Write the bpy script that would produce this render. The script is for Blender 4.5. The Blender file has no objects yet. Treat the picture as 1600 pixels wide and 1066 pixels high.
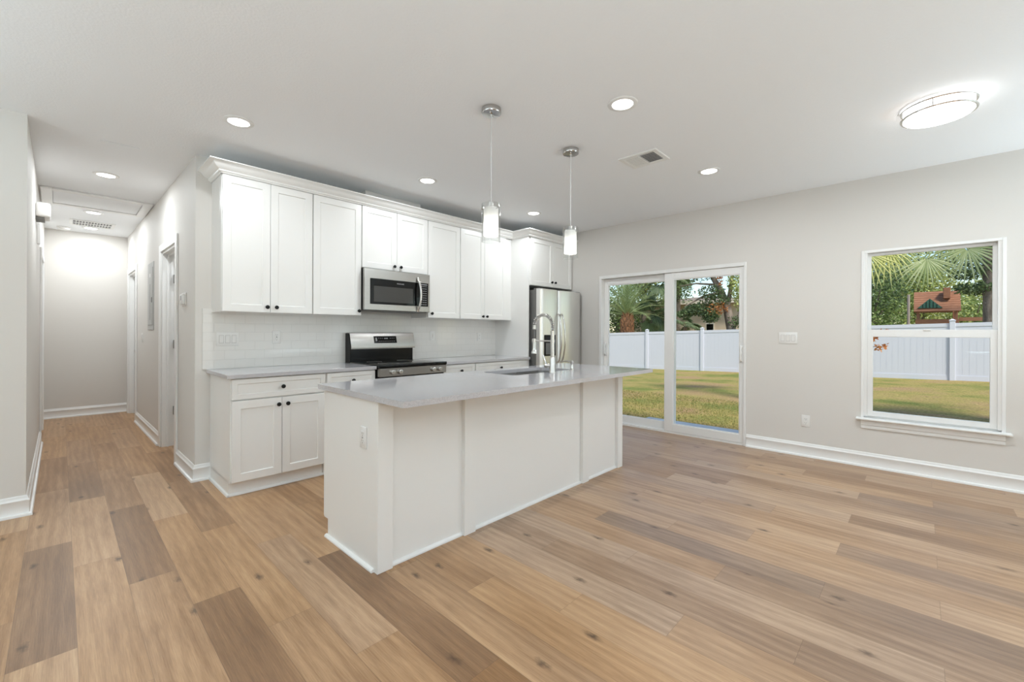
import bpy, bmesh, math, random
from mathutils import Vector, Matrix
R = random.Random(7)
PI = math.pi
S = bpy.context.scene
COL = S.collection

# ------------------------------------------------------------------ camera
YAW, ROLL, HCAM = math.radians(43.592), math.radians(0.2385), 1.2417
cam = bpy.data.cameras.new('camera')
cam.sensor_fit = 'HORIZONTAL'; cam.sensor_width = 36.0
cam.lens = 672.066 * 36.0 / 1600.0
cam.shift_y = -14.87 / 1600.0
cam.clip_start = 0.05; cam.clip_end = 300
cam_o = bpy.data.objects.new('camera', cam); COL.objects.link(cam_o)
fw = Vector((math.cos(YAW), math.sin(YAW), 0)); rt = Vector((math.sin(YAW), -math.cos(YAW), 0)); upv = Vector((0, 0, 1))
cr = rt * math.cos(ROLL) + upv * math.sin(ROLL); cu = upv * math.cos(ROLL) - rt * math.sin(ROLL)
M = Matrix.Identity(4)
for i in range(3):
    M[i][0] = cr[i]; M[i][1] = cu[i]; M[i][2] = -fw[i]
M[2][3] = HCAM
cam_o.matrix_world = M
S.camera = cam_o

# ------------------------------------------------------------------ world, sun, exposure
S.view_settings.view_transform = 'Standard'; S.view_settings.look = 'None'
S.view_settings.gamma = 1.0; S.view_settings.use_curve_mapping = False
S.view_settings.exposure = 0.14
DOWN_W = 7.2        # one recessed light
HALL_W = 8.6
LIVING_FILL_W = 1.3  # one of the unseen living-area lights added to fill the room
FLUSH_W = 12.5
WARM = (.90, .96, 1.0)
for bx, by, bz, bw, bh, be in ((-2.1, 2.4, 1.7, 1.5, 2.6, 54), (-.9, -1.2, .9, 1.2, 1.2, 104), (4.3, -2.6, .7, 1.4, 1.4, 74)):     # three up-lights added out of view to brighten the ceiling, like bounced flash
    bl_ = bpy.data.lights.new('ceiling_fill', 'AREA'); bl_.shape = 'RECTANGLE'; bl_.size = bw; bl_.size_y = bh; bl_.energy = be; bl_.color = (.73, .905, 1.0)
    bo_ = bpy.data.objects.new('ceiling_fill', bl_); COL.objects.link(bo_); bo_.location = (bx, by, bz); bo_.rotation_euler = (math.radians(180), 0, 0)
w = bpy.data.worlds.new('sky'); S.world = w; w.use_nodes = True
nt = w.node_tree; nt.nodes.clear()
sky = nt.nodes.new('ShaderNodeTexSky'); sky.sky_type = 'NISHITA'; sky.sun_disc = False
sky.sun_elevation = math.radians(48); sky.sun_rotation = math.radians(200); sky.air_density = 1.1; sky.dust_density = .15; sky.ozone_density = 2.0
bg = nt.nodes.new('ShaderNodeBackground'); bg.inputs['Strength'].default_value = 0.20
wo = nt.nodes.new('ShaderNodeOutputWorld')
nt.links.new(sky.outputs[0], bg.inputs[0]); nt.links.new(bg.outputs[0], wo.inputs[0])
sun = bpy.data.lights.new('sun', 'SUN'); sun.energy = 4.3; sun.angle = math.radians(12); sun.color = (1, .94, .84)
sun_o = bpy.data.objects.new('sun', sun); COL.objects.link(sun_o)
sun_o.rotation_euler = (Vector((0.34, 0.48, -0.80))).to_track_quat('-Z', 'Y').to_euler()
S.cycles.use_denoising = True
S.cycles.max_bounces = 10; S.cycles.diffuse_bounces = 6; S.cycles.glossy_bounces = 4
S.cycles.transmission_bounces = 8; S.cycles.transparent_max_bounces = 16
S.cycles.caustics_reflective = False; S.cycles.caustics_refractive = False
S.cycles.sample_clamp_indirect = 6.0

# ------------------------------------------------------------------ key dimensions
H = 2.681           # ceiling
XR = 5.164          # right wall face
YB = 4.32           # kitchen back wall face
XC = 0.765          # hall corner
YH = 8.78           # hall end wall
XL = -0.155         # hall left wall face / left wall corner
YL = 4.34           # left wall front face
HE = 2.645          # ceiling at the end of the hall

PW, PX0, PL, PY0 = .1843, .05, 1.224, -.065     # floor plank width, seam phase, length, joint phase

# ------------------------------------------------------------------ materials
def lin(c):
    return tuple(((x / 255.0) / 12.92 if x / 255.0 <= .04045 else ((x / 255.0 + .055) / 1.055) ** 2.4) for x in c) + (1.0,)
MATS = {}
def mat(name, color, rough=.5, metal=0.0, spec=.5, bump=None, var=None, emit=None, aniso=0.0, coat=0.0):
    m = bpy.data.materials.new(name); m.use_nodes = True
    t = m.node_tree; b = t.nodes['Principled BSDF']
    b.inputs['Base Color'].default_value = color if len(color) == 4 else tuple(color) + (1,)
    b.inputs['Roughness'].default_value = rough; b.inputs['Metallic'].default_value = metal
    b.inputs['Specular IOR Level'].default_value = spec
    if coat: b.inputs['Coat Weight'].default_value = coat; b.inputs['Coat Roughness'].default_value = .06
    if aniso: b.inputs['Anisotropic'].default_value = aniso
    if emit:
        b.inputs['Emission Color'].default_value = tuple(emit[0]) + (1,); b.inputs['Emission Strength'].default_value = emit[1]
    tc = t.nodes.new('ShaderNodeTexCoord')
    if bump:      # (scale, strength, distance, detail)
        n = t.nodes.new('ShaderNodeTexNoise'); n.inputs['Scale'].default_value = bump[0]; n.inputs['Detail'].default_value = bump[3] if len(bump) > 3 else 3
        bp = t.nodes.new('ShaderNodeBump'); bp.inputs['Strength'].default_value = bump[1]; bp.inputs['Distance'].default_value = bump[2]
        t.links.new(tc.outputs['Object'], n.inputs['Vector']); t.links.new(n.outputs['Fac'], bp.inputs['Height']); t.links.new(bp.outputs['Normal'], b.inputs['Normal'])
    if var:       # (scale vector, other color, low, high, detail)
        mp = t.nodes.new('ShaderNodeMapping'); mp.inputs['Scale'].default_value = var[0]
        n = t.nodes.new('ShaderNodeTexNoise'); n.inputs['Scale'].default_value = 1.0; n.inputs['Detail'].default_value = var[4] if len(var) > 4 else 3
        r = t.nodes.new('ShaderNodeValToRGB'); r.color_ramp.elements[0].position = var[2]; r.color_ramp.elements[1].position = var[3]
        r.color_ramp.elements[0].color = b.inputs['Base Color'].default_value[:]; r.color_ramp.elements[1].color = tuple(var[1])[:3] + (1,)
        t.links.new(tc.outputs['Object'], mp.inputs[0]); t.links.new(mp.outputs[0], n.inputs['Vector']); t.links.new(n.outputs['Fac'], r.inputs[0]); t.links.new(r.outputs[0], b.inputs['Base Color'])
    MATS[name] = m
    return m

WALL = mat('wall_paint', (.70, .675, .640), .62, spec=.3, bump=(260, .12, .002))
CEIL = mat('ceiling_paint', (.89, .905, .92), .75, spec=.2, bump=(75, .22, .006, 4))
TRIM = mat('trim_paint', (.83, .828, .815), .34, bump=(40, .03, .002))
CAB = mat('cabinet_paint', (.845, .836, .815), .30, bump=(60, .02, .001))
PLASTIC = mat('white_plastic', (.80, .79, .77), .3, bump=(60, .01, .001))
VINYL = mat('white_vinyl_frame', (.81, .805, .79), .32, bump=(50, .02, .001))
GAP = mat('switch_gap_plastic', (.50, .49, .475), .4, bump=(60, .01, .001))
BLACK = mat('black_knob_metal', (.006, .006, .006), .32, spec=.25, bump=(200, .05, .001))
BGLASS = mat('black_glass', (.004, .004, .004), .05, spec=.3, bump=(3, .01, .001))
BENAMEL = mat('black_enamel', (.005, .005, .005), .16, spec=.22, bump=(120, .02, .001))
WINDOWG = mat('oven_window_glass', (.060, .058, .054), .10, spec=.3, bump=(3, .01, .001))
DARK = mat('dark_gap', (.02, .02, .02), .8, bump=(60, .1, .001))
STEEL = mat('brushed_steel', (.47, .455, .43), .25, 1.0, aniso=.55, var=((3, 3, 420), (.40, .385, .365), .35, .65, 2))
SINKM = mat('satin_sink_steel', (.36, .35, .335), .42, 1.0, bump=(150, .03, .001))
STEELV = mat('brushed_steel_door', (.80, .79, .77), .30, 1.0, aniso=.5, var=((420, 420, 3), (.74, .73, .71), .35, .65, 2))
CHROME = mat('brushed_nickel', (.66, .645, .62), .20, 1.0, bump=(150, .03, .001))
CANOPYM = mat('polished_chrome', (.55, .54, .53), .10, 1.0, bump=(20, .02, .001))
GREYCASE = mat('grey_case', (.16, .158, .152), .45, .3, bump=(200, .05, .001))
PANELG = mat('grey_panel_paint', (.45, .45, .44), .42, bump=(90, .03, .001))
HINGE = mat('hinge_steel', (.30, .29, .27), .35, 1.0, bump=(150, .05, .001))
VENTD = mat('vent_dark', (.30, .30, .30), .8, bump=(60, .1, .001))
LENS = mat('light_lens', (.9, .9, .88), .4, emit=((1, .985, .96), 6.0), bump=(60, .01, .001))
DRUM = mat('drum_acrylic', (.9, .9, .9), .4, emit=((1, .99, .97), 6.0), bump=(60, .01, .001))
BULB = mat('bulb_glow', (.9, .9, .9), .4, emit=((1, .95, .88), 3.0), bump=(60, .01, .001))
CORD = mat('pendant_cord', (.62, .61, .60), .35, bump=(300, .05, .001))
MARK = mat('pale_marking', (.30, .30, .30), .4, emit=((.9, .95, 1), .08), bump=(60, .01, .001))
FENCE = mat('white_vinyl_fence', (.66, .665, .73), .45, bump=(20, .03, .002))
CONC = mat('pale_concrete', (.66, .66, .67), .8, bump=(60, .3, .004), var=((5, 5, 5), (.58, .58, .59), .35, .7))
STUCCO = mat('tan_stucco', (.70, .555, .41), .9, bump=(60, .4, .01), var=((2, 2, 2), (.63, .49, .355), .35, .7))
FASCIA = mat('fascia_paint', (.72, .64, .53), .6, bump=(20, .05, .002))
ROOFT = mat('roof_shingle', (.30, .235, .18), .9, bump=(25, .5, .02), var=((9, 9, 9), (.22, .17, .13), .4, .6))
REDROOF = mat('red_roof_shingle', (.42, .20, .13), .9, bump=(25, .5, .02), var=((9, 9, 9), (.34, .15, .10), .4, .6))
CEDAR = mat('cedar_wood', (.33, .145, .075), .7, bump=(40, .2, .003), var=((1.5, 6, 40), (.24, .10, .052), .35, .65))
GREENP = mat('green_gable_paint', (.035, .12, .085), .6, bump=(30, .1, .002))
BARK = mat('bark', (.26, .205, .16), .95, bump=(25, .9, .03, 5), var=((6, 6, 2), (.14, .11, .085), .38, .62))
BOOT = mat('palm_boots', (.44, .20, .095), .9, bump=(30, .8, .02), var=((16, 16, 9), (.19, .10, .05), .4, .62))
POLE = mat('weathered_wood_pole', (.36, .30, .26), .9, bump=(30, .3, .01))

def leafmat(name, c1, c2, tr=.35):
    m = bpy.data.materials.new(name); m.use_nodes = True; t = m.node_tree
    b = t.nodes['Principled BSDF']; b.inputs['Roughness'].default_value = .5; b.inputs['Specular IOR Level'].default_value = .35
    g = t.nodes.new('ShaderNodeNewGeometry'); r = t.nodes.new('ShaderNodeValToRGB')
    r.color_ramp.elements[0].color = tuple(c1) + (1,); r.color_ramp.elements[1].color = tuple(c2) + (1,)
    t.links.new(g.outputs['Random Per Island'], r.inputs[0]); t.links.new(r.outputs[0], b.inputs['Base Color'])
    tl = t.nodes.new('ShaderNodeBsdfTranslucent'); t.links.new(r.outputs[0], tl.inputs[0])
    mx = t.nodes.new('ShaderNodeMixShader'); mx.inputs[0].default_value = tr
    t.links.new(b.outputs[0], mx.inputs[1]); t.links.new(tl.outputs[0], mx.inputs[2]); t.links.new(mx.outputs[0], t.nodes['Material Output'].inputs[0])
    return m
PALMG = leafmat('palm_frond_green', (.18, .26, .095), (.44, .51, .25))
PALMD = leafmat('palm_frond_dark', (.09, .14, .07), (.24, .31, .155))
PALMY = leafmat('palm_frond_yellow', (.55, .57, .17), (.85, .82, .36))
PALMP = leafmat('palm_frond_pale', (.38, .46, .19), (.70, .74, .42))
LEAFM = leafmat('leaf_mid_green', (.12, .19, .06), (.40, .50, .18))
LEAFY = leafmat('leaf_yellow_green', (.30, .36, .10), (.68, .70, .28))
LEAFD = leafmat('leaf_dark_green', (.045, .08, .035), (.18, .25, .10))
LEAFO = leafmat('leaf_orange', (.42, .13, .035), (.72, .34, .12))
GRASSB = leafmat('grass_blade', (.22, .25, .07), (.46, .37, .15), .45)

def glass_thin(name, tint, refl, base=.004):
    m = bpy.data.materials.new(name); m.use_nodes = True; t = m.node_tree; t.nodes.clear()
    o = t.nodes.new('ShaderNodeOutputMaterial'); tr = t.nodes.new('ShaderNodeBsdfTransparent'); tr.inputs[0].default_value = tuple(tint) + (1,)
    gl = t.nodes.new('ShaderNodeBsdfGlossy'); gl.inputs['Roughness'].default_value = .01
    lw = t.nodes.new('ShaderNodeLayerWeight'); lw.inputs['Blend'].default_value = .5
    po = t.nodes.new('ShaderNodeMath'); po.operation = 'POWER'; po.inputs[1].default_value = 4.5
    mu = t.nodes.new('ShaderNodeMath'); mu.operation = 'MULTIPLY_ADD'; mu.inputs[1].default_value = refl; mu.inputs[2].default_value = base; mu.use_clamp = True
    mx = t.nodes.new('ShaderNodeMixShader')
    t.links.new(lw.outputs['Facing'], po.inputs[0]); t.links.new(po.outputs[0], mu.inputs[0]); t.links.new(mu.outputs[0], mx.inputs[0]); t.links.new(tr.outputs[0], mx.inputs[1]); t.links.new(gl.outputs[0], mx.inputs[2]); t.links.new(mx.outputs[0], o.inputs[0])
    return m
PANE = glass_thin('window_glass', (.97, .98, .97), .25)
SHADEG = glass_thin('clear_shade_glass', (.95, .955, .95), .9, .03)
def frosted():
    m = bpy.data.materials.new('frosted_opal_glass'); m.use_nodes = True; t = m.node_tree
    b = t.nodes['Principled BSDF']; b.inputs['Base Color'].default_value = (.9, .9, .89, 1); b.inputs['Roughness'].default_value = .35
    tl = t.nodes.new('ShaderNodeBsdfTranslucent'); tl.inputs[0].default_value = (.92, .91, .89, 1)
    mx = t.nodes.new('ShaderNodeMixShader'); mx.inputs[0].default_value = .55
    t.links.new(b.outputs[0], mx.inputs[1]); t.links.new(tl.outputs[0], mx.inputs[2]); t.links.new(mx.outputs[0], t.nodes['Material Output'].inputs[0])
    return m
OPAL = frosted()

def quartz():
    m = bpy.data.materials.new('grey_quartz'); m.use_nodes = True; t = m.node_tree; b = t.nodes['Principled BSDF']
    b.inputs['Roughness'].default_value = .07; b.inputs['Specular IOR Level'].default_value = .8
    tc = t.nodes.new('ShaderNodeTexCoord'); n = t.nodes.new('ShaderNodeTexNoise'); n.inputs['Scale'].default_value = 420; n.inputs['Detail'].default_value = 2
    r = t.nodes.new('ShaderNodeValToRGB'); r.color_ramp.elements[0].position = .32; r.color_ramp.elements[1].position = .70
    r.color_ramp.elements[0].color = (.40, .39, .408, 1); r.color_ramp.elements[1].color = (.66, .645, .665, 1)
    t.links.new(tc.outputs['Object'], n.inputs['Vector']); t.links.new(n.outputs['Fac'], r.inputs[0]); t.links.new(r.outputs[0], b.inputs['Base Color'])
    return m
QUARTZ = quartz()

def tile():
    m = bpy.data.materials.new('white_subway_tile'); m.use_nodes = True; t = m.node_tree; b = t.nodes['Principled BSDF']
    b.inputs['Roughness'].default_value = .08
    tc = t.nodes.new('ShaderNodeTexCoord'); mp = t.nodes.new('ShaderNodeMapping'); mp.inputs['Rotation'].default_value = (PI / 2, 0, 0)
    mp.inputs['Location'].default_value = (.03, .914, 0)
    br = t.nodes.new('ShaderNodeTexBrick'); br.inputs['Scale'].default_value = 1.0; br.inputs['Brick Width'].default_value = .1535; br.inputs['Row Height'].default_value = .0775
    br.inputs['Mortar Size'].default_value = .0016; br.inputs['Mortar Smooth'].default_value = .3; br.offset = .5
    br.inputs['Color1'].default_value = (.80, .785, .755, 1); br.inputs['Color2'].default_value = (.785, .77, .74, 1); br.inputs['Mortar'].default_value = (.715, .70, .67, 1)
    bp = t.nodes.new('ShaderNodeBump'); bp.inputs['Strength'].default_value = .5; bp.inputs['Distance'].default_value = .002; bp.invert = True
    t.links.new(tc.outputs['Object'], mp.inputs[0]); t.links.new(mp.outputs[0], br.inputs['Vector']); t.links.new(br.outputs['Color'], b.inputs['Base Color'])
    t.links.new(br.outputs['Fac'], bp.inputs['Height']); t.links.new(bp.outputs[0], b.inputs['Normal'])
    return m
TILE = tile()

def floor_mat():
    m = bpy.data.materials.new('oak_vinyl_plank'); m.use_nodes = True; t = m.node_tree; b = t.nodes['Principled BSDF']
    L = t.links.new; N = t.nodes.new
    b.inputs['Roughness'].default_value = .36; b.inputs['Specular IOR Level'].default_value = .45
    uv = N('ShaderNodeUVMap'); uv.uv_map = 'plank'
    tone = N('ShaderNodeAttribute'); tone.attribute_name = 'tone'; rnd = N('ShaderNodeAttribute'); rnd.attribute_name = 'seed'
    off = N('ShaderNodeVectorMath'); off.operation = 'SCALE'; off.inputs[0].default_value = (13.7, 31.3, 0); L(rnd.outputs['Fac'], off.inputs['Scale'])
    ad = N('ShaderNodeVectorMath'); ad.operation = 'ADD'; L(uv.outputs[0], ad.inputs[0]); L(off.outputs[0], ad.inputs[1])
    def noise(scale, detail, rough=.55, dist=0.0):
        mp = N('ShaderNodeMapping'); mp.inputs['Scale'].default_value = scale; L(ad.outputs[0], mp.inputs[0])
        n = N('ShaderNodeTexNoise'); n.inputs['Scale'].default_value = 1; n.inputs['Detail'].default_value = detail; n.inputs['Roughness'].default_value = rough; n.inputs['Distortion'].default_value = dist
        L(mp.outputs[0], n.inputs['Vector']); return n
    fine = noise((230, 7, 1), 4, .7); mid = noise((13, 1.3, 1), 5, .62, 1.4); broad = noise((4, 1.1, 1), 2)
    # plank base colour from its tone
    r = N('ShaderNodeValToRGB'); e = r.color_ramp.elements
    e[0].position = 0; e[0].color = lin((120, 90, 64)); e[1].position = 1; e[1].color = lin((201, 166, 129))
    k = e.new(.35); k.color = lin((148, 114, 83)); k = e.new(.65); k.color = lin((175, 140, 106))
    def math_(op, a, bb, clamp=False):
        q = N('ShaderNodeMath'); q.operation = op; q.use_clamp = clamp
        for i, v in enumerate((a, bb)):
            if isinstance(v, (int, float)): q.inputs[i].default_value = v
            else: L(v, q.inputs[i])
        return q.outputs[0]
    f1 = math_('MULTIPLY', math_('SUBTRACT', fine.outputs['Fac'], .5), .85)
    f2 = math_('MULTIPLY', math_('SUBTRACT', mid.outputs['Fac'], .5), .62)
    f3 = math_('MULTIPLY', math_('SUBTRACT', broad.outputs['Fac'], .5), .50)
    wm = N('ShaderNodeMapping'); wm.inputs['Scale'].default_value = (5.0, .42, 1); L(ad.outputs[0], wm.inputs[0])
    wv = N('ShaderNodeTexWave'); wv.wave_type = 'BANDS'; wv.bands_direction = 'X'; wv.inputs['Scale'].default_value = 1.3; wv.inputs['Distortion'].default_value = 7; wv.inputs['Detail'].default_value = 3; wv.inputs['Detail Scale'].default_value = 1.6; L(wm.outputs[0], wv.inputs['Vector'])
    f3 = math_('ADD', f3, math_('MULTIPLY', math_('SUBTRACT', wv.outputs['Fac'], .5), .13))
    v = math_('ADD', math_('ADD', math_('ADD', tone.outputs['Fac'], f1), f2), f3, True)
    L(v, r.inputs[0])
    # plank greying: own tone, plus right rows greyed in place of daylight sheen
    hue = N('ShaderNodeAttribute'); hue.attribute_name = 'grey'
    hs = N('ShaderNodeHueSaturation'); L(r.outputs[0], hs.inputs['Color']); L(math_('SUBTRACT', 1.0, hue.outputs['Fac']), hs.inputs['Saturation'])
    # knots
    mk = N('ShaderNodeMapping'); mk.inputs['Scale'].default_value = (5.0, 2.1, 1)
    kd = noise((60, 30, 1), 2); kv = N('ShaderNodeVectorMath'); kv.operation = 'MULTIPLY_ADD'; L(kd.outputs['Color'], kv.inputs[0]); kv.inputs[1].default_value = (.035, .05, 0); L(ad.outputs[0], kv.inputs[2]); L(kv.outputs[0], mk.inputs[0])
    vo = N('ShaderNodeTexVoronoi'); vo.voronoi_dimensions = '2D'; vo.inputs['Scale'].default_value = 1; L(mk.outputs[0], vo.inputs['Vector'])
    kn = N('ShaderNodeMapRange'); kn.inputs['From Min'].default_value = .01; kn.inputs['From Max'].default_value = .10; kn.inputs['To Min'].default_value = .90; kn.inputs['To Max'].default_value = 0; L(vo.outputs['Distance'], kn.inputs['Value'])
    sel = N('ShaderNodeSeparateColor'); L(vo.outputs['Color'], sel.inputs[0])
    gate = math_('GREATER_THAN', sel.outputs[0], .66); kf = math_('MULTIPLY', kn.outputs[0], gate)
    kf = math_('MULTIPLY', kf, math_('ADD', .35, mid.outputs['Fac']))
    mx = N('ShaderNodeMix'); mx.data_type = 'RGBA'; L(kf, mx.inputs[0]); L(hs.outputs[0], mx.inputs[6]); mx.inputs[7].default_value = lin((66, 48, 36))
    # seams
    sx = N('ShaderNodeSeparateXYZ'); L(uv.outputs[0], sx.inputs[0])
    eu = math_('MINIMUM', sx.outputs[0], math_('SUBTRACT', PW, sx.outputs[0])); ev = math_('MINIMUM', sx.outputs[1], math_('SUBTRACT', PL, sx.outputs[1]))
    seam = math_('LESS_THAN', math_('MINIMUM', eu, ev), .0009)
    m2 = N('ShaderNodeMix'); m2.data_type = 'RGBA'; L(math_('MULTIPLY', seam, .45), m2.inputs[0]); L(mx.outputs[2], m2.inputs[6]); m2.inputs[7].default_value = lin((92, 72, 56))
    L(m2.outputs[2], b.inputs['Base Color'])
    L(math_('ADD', .30, math_('MULTIPLY', fine.outputs['Fac'], .16)), b.inputs['Roughness'])
    bp = N('ShaderNodeBump'); bp.inputs['Strength'].default_value = .18; bp.inputs['Distance'].default_value = .002; L(fine.outputs['Fac'], bp.inputs['Height']); L(bp.outputs[0], b.inputs['Normal'])
    return m
FLOORM = floor_mat()

def lawn_mat():
    m = bpy.data.materials.new('lawn_turf'); m.use_nodes = True; t = m.node_tree; b = t.nodes['Principled BSDF']; L = t.links.new
    b.inputs['Roughness'].default_value = .95; b.inputs['Specular IOR Level'].default_value = .1
    tc = t.nodes.new('ShaderNodeTexCoord')
    def nz(s, d):
        n = t.nodes.new('ShaderNodeTexNoise'); n.inputs['Scale'].default_value = s; n.inputs['Detail'].default_value = d; n.inputs['Roughness'].default_value = .65; L(tc.outputs['Object'], n.inputs['Vector']); return n
    big = nz(.55, 4); fine = nz(28, 5)
    r = t.nodes.new('ShaderNodeValToRGB'); e = r.color_ramp.elements; e[0].position = .34; e[0].color = (.20, .245, .065, 1); e[1].position = .66; e[1].color = (.44, .30, .165, 1)
    k = e.new(.5); k.color = (.40, .335, .12, 1)
    L(big.outputs['Fac'], r.inputs[0])
    r2 = t.nodes.new('ShaderNodeValToRGB'); r2.color_ramp.elements[0].position = .3; r2.color_ramp.elements[0].color = (.45, .45, .42, 1); r2.color_ramp.elements[1].position = .72; r2.color_ramp.elements[1].color = (1.35, 1.3, 1.25, 1)
    L(fine.outputs['Fac'], r2.inputs[0])
    mx = t.nodes.new('ShaderNodeMix'); mx.data_type = 'RGBA'; mx.blend_type = 'MULTIPLY'; mx.inputs[0].default_value = 1; L(r.outputs[0], mx.inputs[6]); L(r2.outputs[0], mx.inputs[7])
    L(mx.outputs[2], b.inputs['Base Color'])
    bp = t.nodes.new('ShaderNodeBump'); bp.inputs['Strength'].default_value = .7; bp.inputs['Distance'].default_value = .04; L(fine.outputs['Fac'], bp.inputs['Height']); L(bp.outputs[0], b.inputs['Normal'])
    return m
LAWNM = lawn_mat()

# ------------------------------------------------------------------ mesh helpers
class MB:
    def __init__(s): s.bm = bmesh.new()
    def box(s, x0, x1, y0, y1, z0, z1, bev=0.0, seg=1):
        r = bmesh.ops.create_cube(s.bm, size=1.0, matrix=Matrix.Translation(((x0 + x1) / 2, (y0 + y1) / 2, (z0 + z1) / 2)) @ Matrix.Diagonal((abs(x1 - x0), abs(y1 - y0), abs(z1 - z0), 1)))
        if bev:
            ed = list({e for v in r['verts'] for e in v.link_edges})
            bmesh.ops.bevel(s.bm, geom=ed, offset=bev, segments=seg, profile=.5, affect='EDGES', clamp_overlap=True)
        return s
    def poly(s, pts):
        return s.bm.faces.new([s.bm.verts.new(p) for p in pts])
    def rings(s, rings, close=True, cap0=True, cap1=True):
        vs = [[s.bm.verts.new(p) for p in r] for r in rings]; n = len(vs[0])
        for a, b in zip(vs, vs[1:]):
            for i in range(n if close else n - 1):
                j = (i + 1) % n
                s.bm.faces.new((a[i], a[j], b[j], b[i]))
        if cap0: s.bm.faces.new(list(reversed(vs[0])))
        if cap1: s.bm.faces.new(vs[-1])
        return s
    def lathe(s, prof, c=(0, 0, 0), axis=(0, 0, 1), seg=24, cap0=True, cap1=True):
        ax = Vector(axis).normalized(); q = Vector((0, 0, 1)).rotation_difference(ax); c = Vector(c)
        rr = []
        for r, z in prof:
            rr.append([c + q @ Vector((max(r, 1e-5) * math.cos(2 * PI * i / seg), max(r, 1e-5) * math.sin(2 * PI * i / seg), z)) for i in range(seg)])
        return s.rings(rr, True, cap0, cap1)
    def cyl(s, c0, c1, r0, r1=None, seg=16):
        c0 = Vector(c0); c1 = Vector(c1); r1 = r0 if r1 is None else r1
        return s.lathe([(r0, 0), (r1, (c1 - c0).length)], c0, c1 - c0, seg)
    def tube(s, pts, rad, seg=10, flat=None):
        pts = [Vector(p) for p in pts]; n = len(pts); rr = []
        up = None
        for i, p in enumerate(pts):
            d = (pts[min(i + 1, n - 1)] - pts[max(i - 1, 0)]).normalized()
            if up is None:
                up = Vector((0, 0, 1)) if abs(d.z) < .9 else Vector((1, 0, 0))
            a = d.cross(up).normalized(); b_ = a.cross(d).normalized(); up = b_
            r = rad[i] if isinstance(rad, (list, tuple)) else rad
            rr.append([p + (a * math.cos(2 * PI * k / seg) + b_ * math.sin(2 * PI * k / seg)) * r for k in range(seg)])
        return s.rings(rr)
    def prism(s, poly, axis, a, b):
        def P(u, v, t):
            return {'x': (t, u, v), 'y': (u, t, v), 'z': (u, v, t)}[axis]
        return s.rings([[P(u, v, a) for u, v in poly], [P(u, v, b) for u, v in poly]])
    def sweep(s, prof, path, z0=0.0, side=1):
        """prof [(d, z)], d measured off the path to its left (side=1) or right (-1); mitred corners"""
        P = [Vector((p[0], p[1])) for p in path]; n = len(P); rr = []
        for i in range(n):
            ds = []
            if i > 0: ds.append((P[i] - P[i - 1]).normalized())
            if i < n - 1: ds.append((P[i + 1] - P[i]).normalized())
            ns = [Vector((-d.y, d.x)) * side for d in ds]
            m = sum(ns, Vector((0, 0))); m = m / len(ns)
            m = m / max(m.length_squared, .05)
            rr.append([(P[i].x + m.x * d, P[i].y + m.y * d, z0 + z) for d, z in prof])
        return s.rings(rr)
    def build(s, name, m, parent=None, tf=None, smooth=35, recalc=True):
        if recalc: bmesh.ops.recalc_face_normals(s.bm, faces=s.bm.faces)
        if tf is not None: bmesh.ops.transform(s.bm, matrix=tf, verts=s.bm.verts)
        if parent is not None:
            bmesh.ops.translate(s.bm, verts=s.bm.verts, vec=-origin(parent))
        me = bpy.data.meshes.new(name); s.bm.to_mesh(me); s.bm.free()
        if smooth:
            me.polygons.foreach_set('use_smooth', [True] * len(me.polygons)); me.set_sharp_from_angle(angle=math.radians(smooth))
        me.materials.append(m)
        o = bpy.data.objects.new(name, me); COL.objects.link(o)
        if parent is not None: o.parent = parent
        return o
def origin(o):
    v = Vector((0, 0, 0))
    while o is not None: v = v + o.location; o = o.parent
    return v
def tag(o, label, cat, group=None, kind=None):
    if label: o['label'] = label
    if cat: o['category'] = cat
    if group: o['group'] = group
    if kind: o['kind'] = kind
    return o
def thing(name, label, cat, loc=(0, 0, 0), group=None):
    o = bpy.data.objects.new(name, None); COL.objects.link(o); o.location = loc; o.empty_display_size = .1
    return tag(o, label, cat, group)
def struct(o): o['kind'] = 'structure'; return o
def dup(root, delta, label):
    def cp(o, par):
        c = o.copy(); COL.objects.link(c); c.parent = par
        for ch in list(o.children): cp(ch, c)
        return c
    c = cp(root, None); c.location = root.location + Vector(delta); c['label'] = label
    return c

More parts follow.
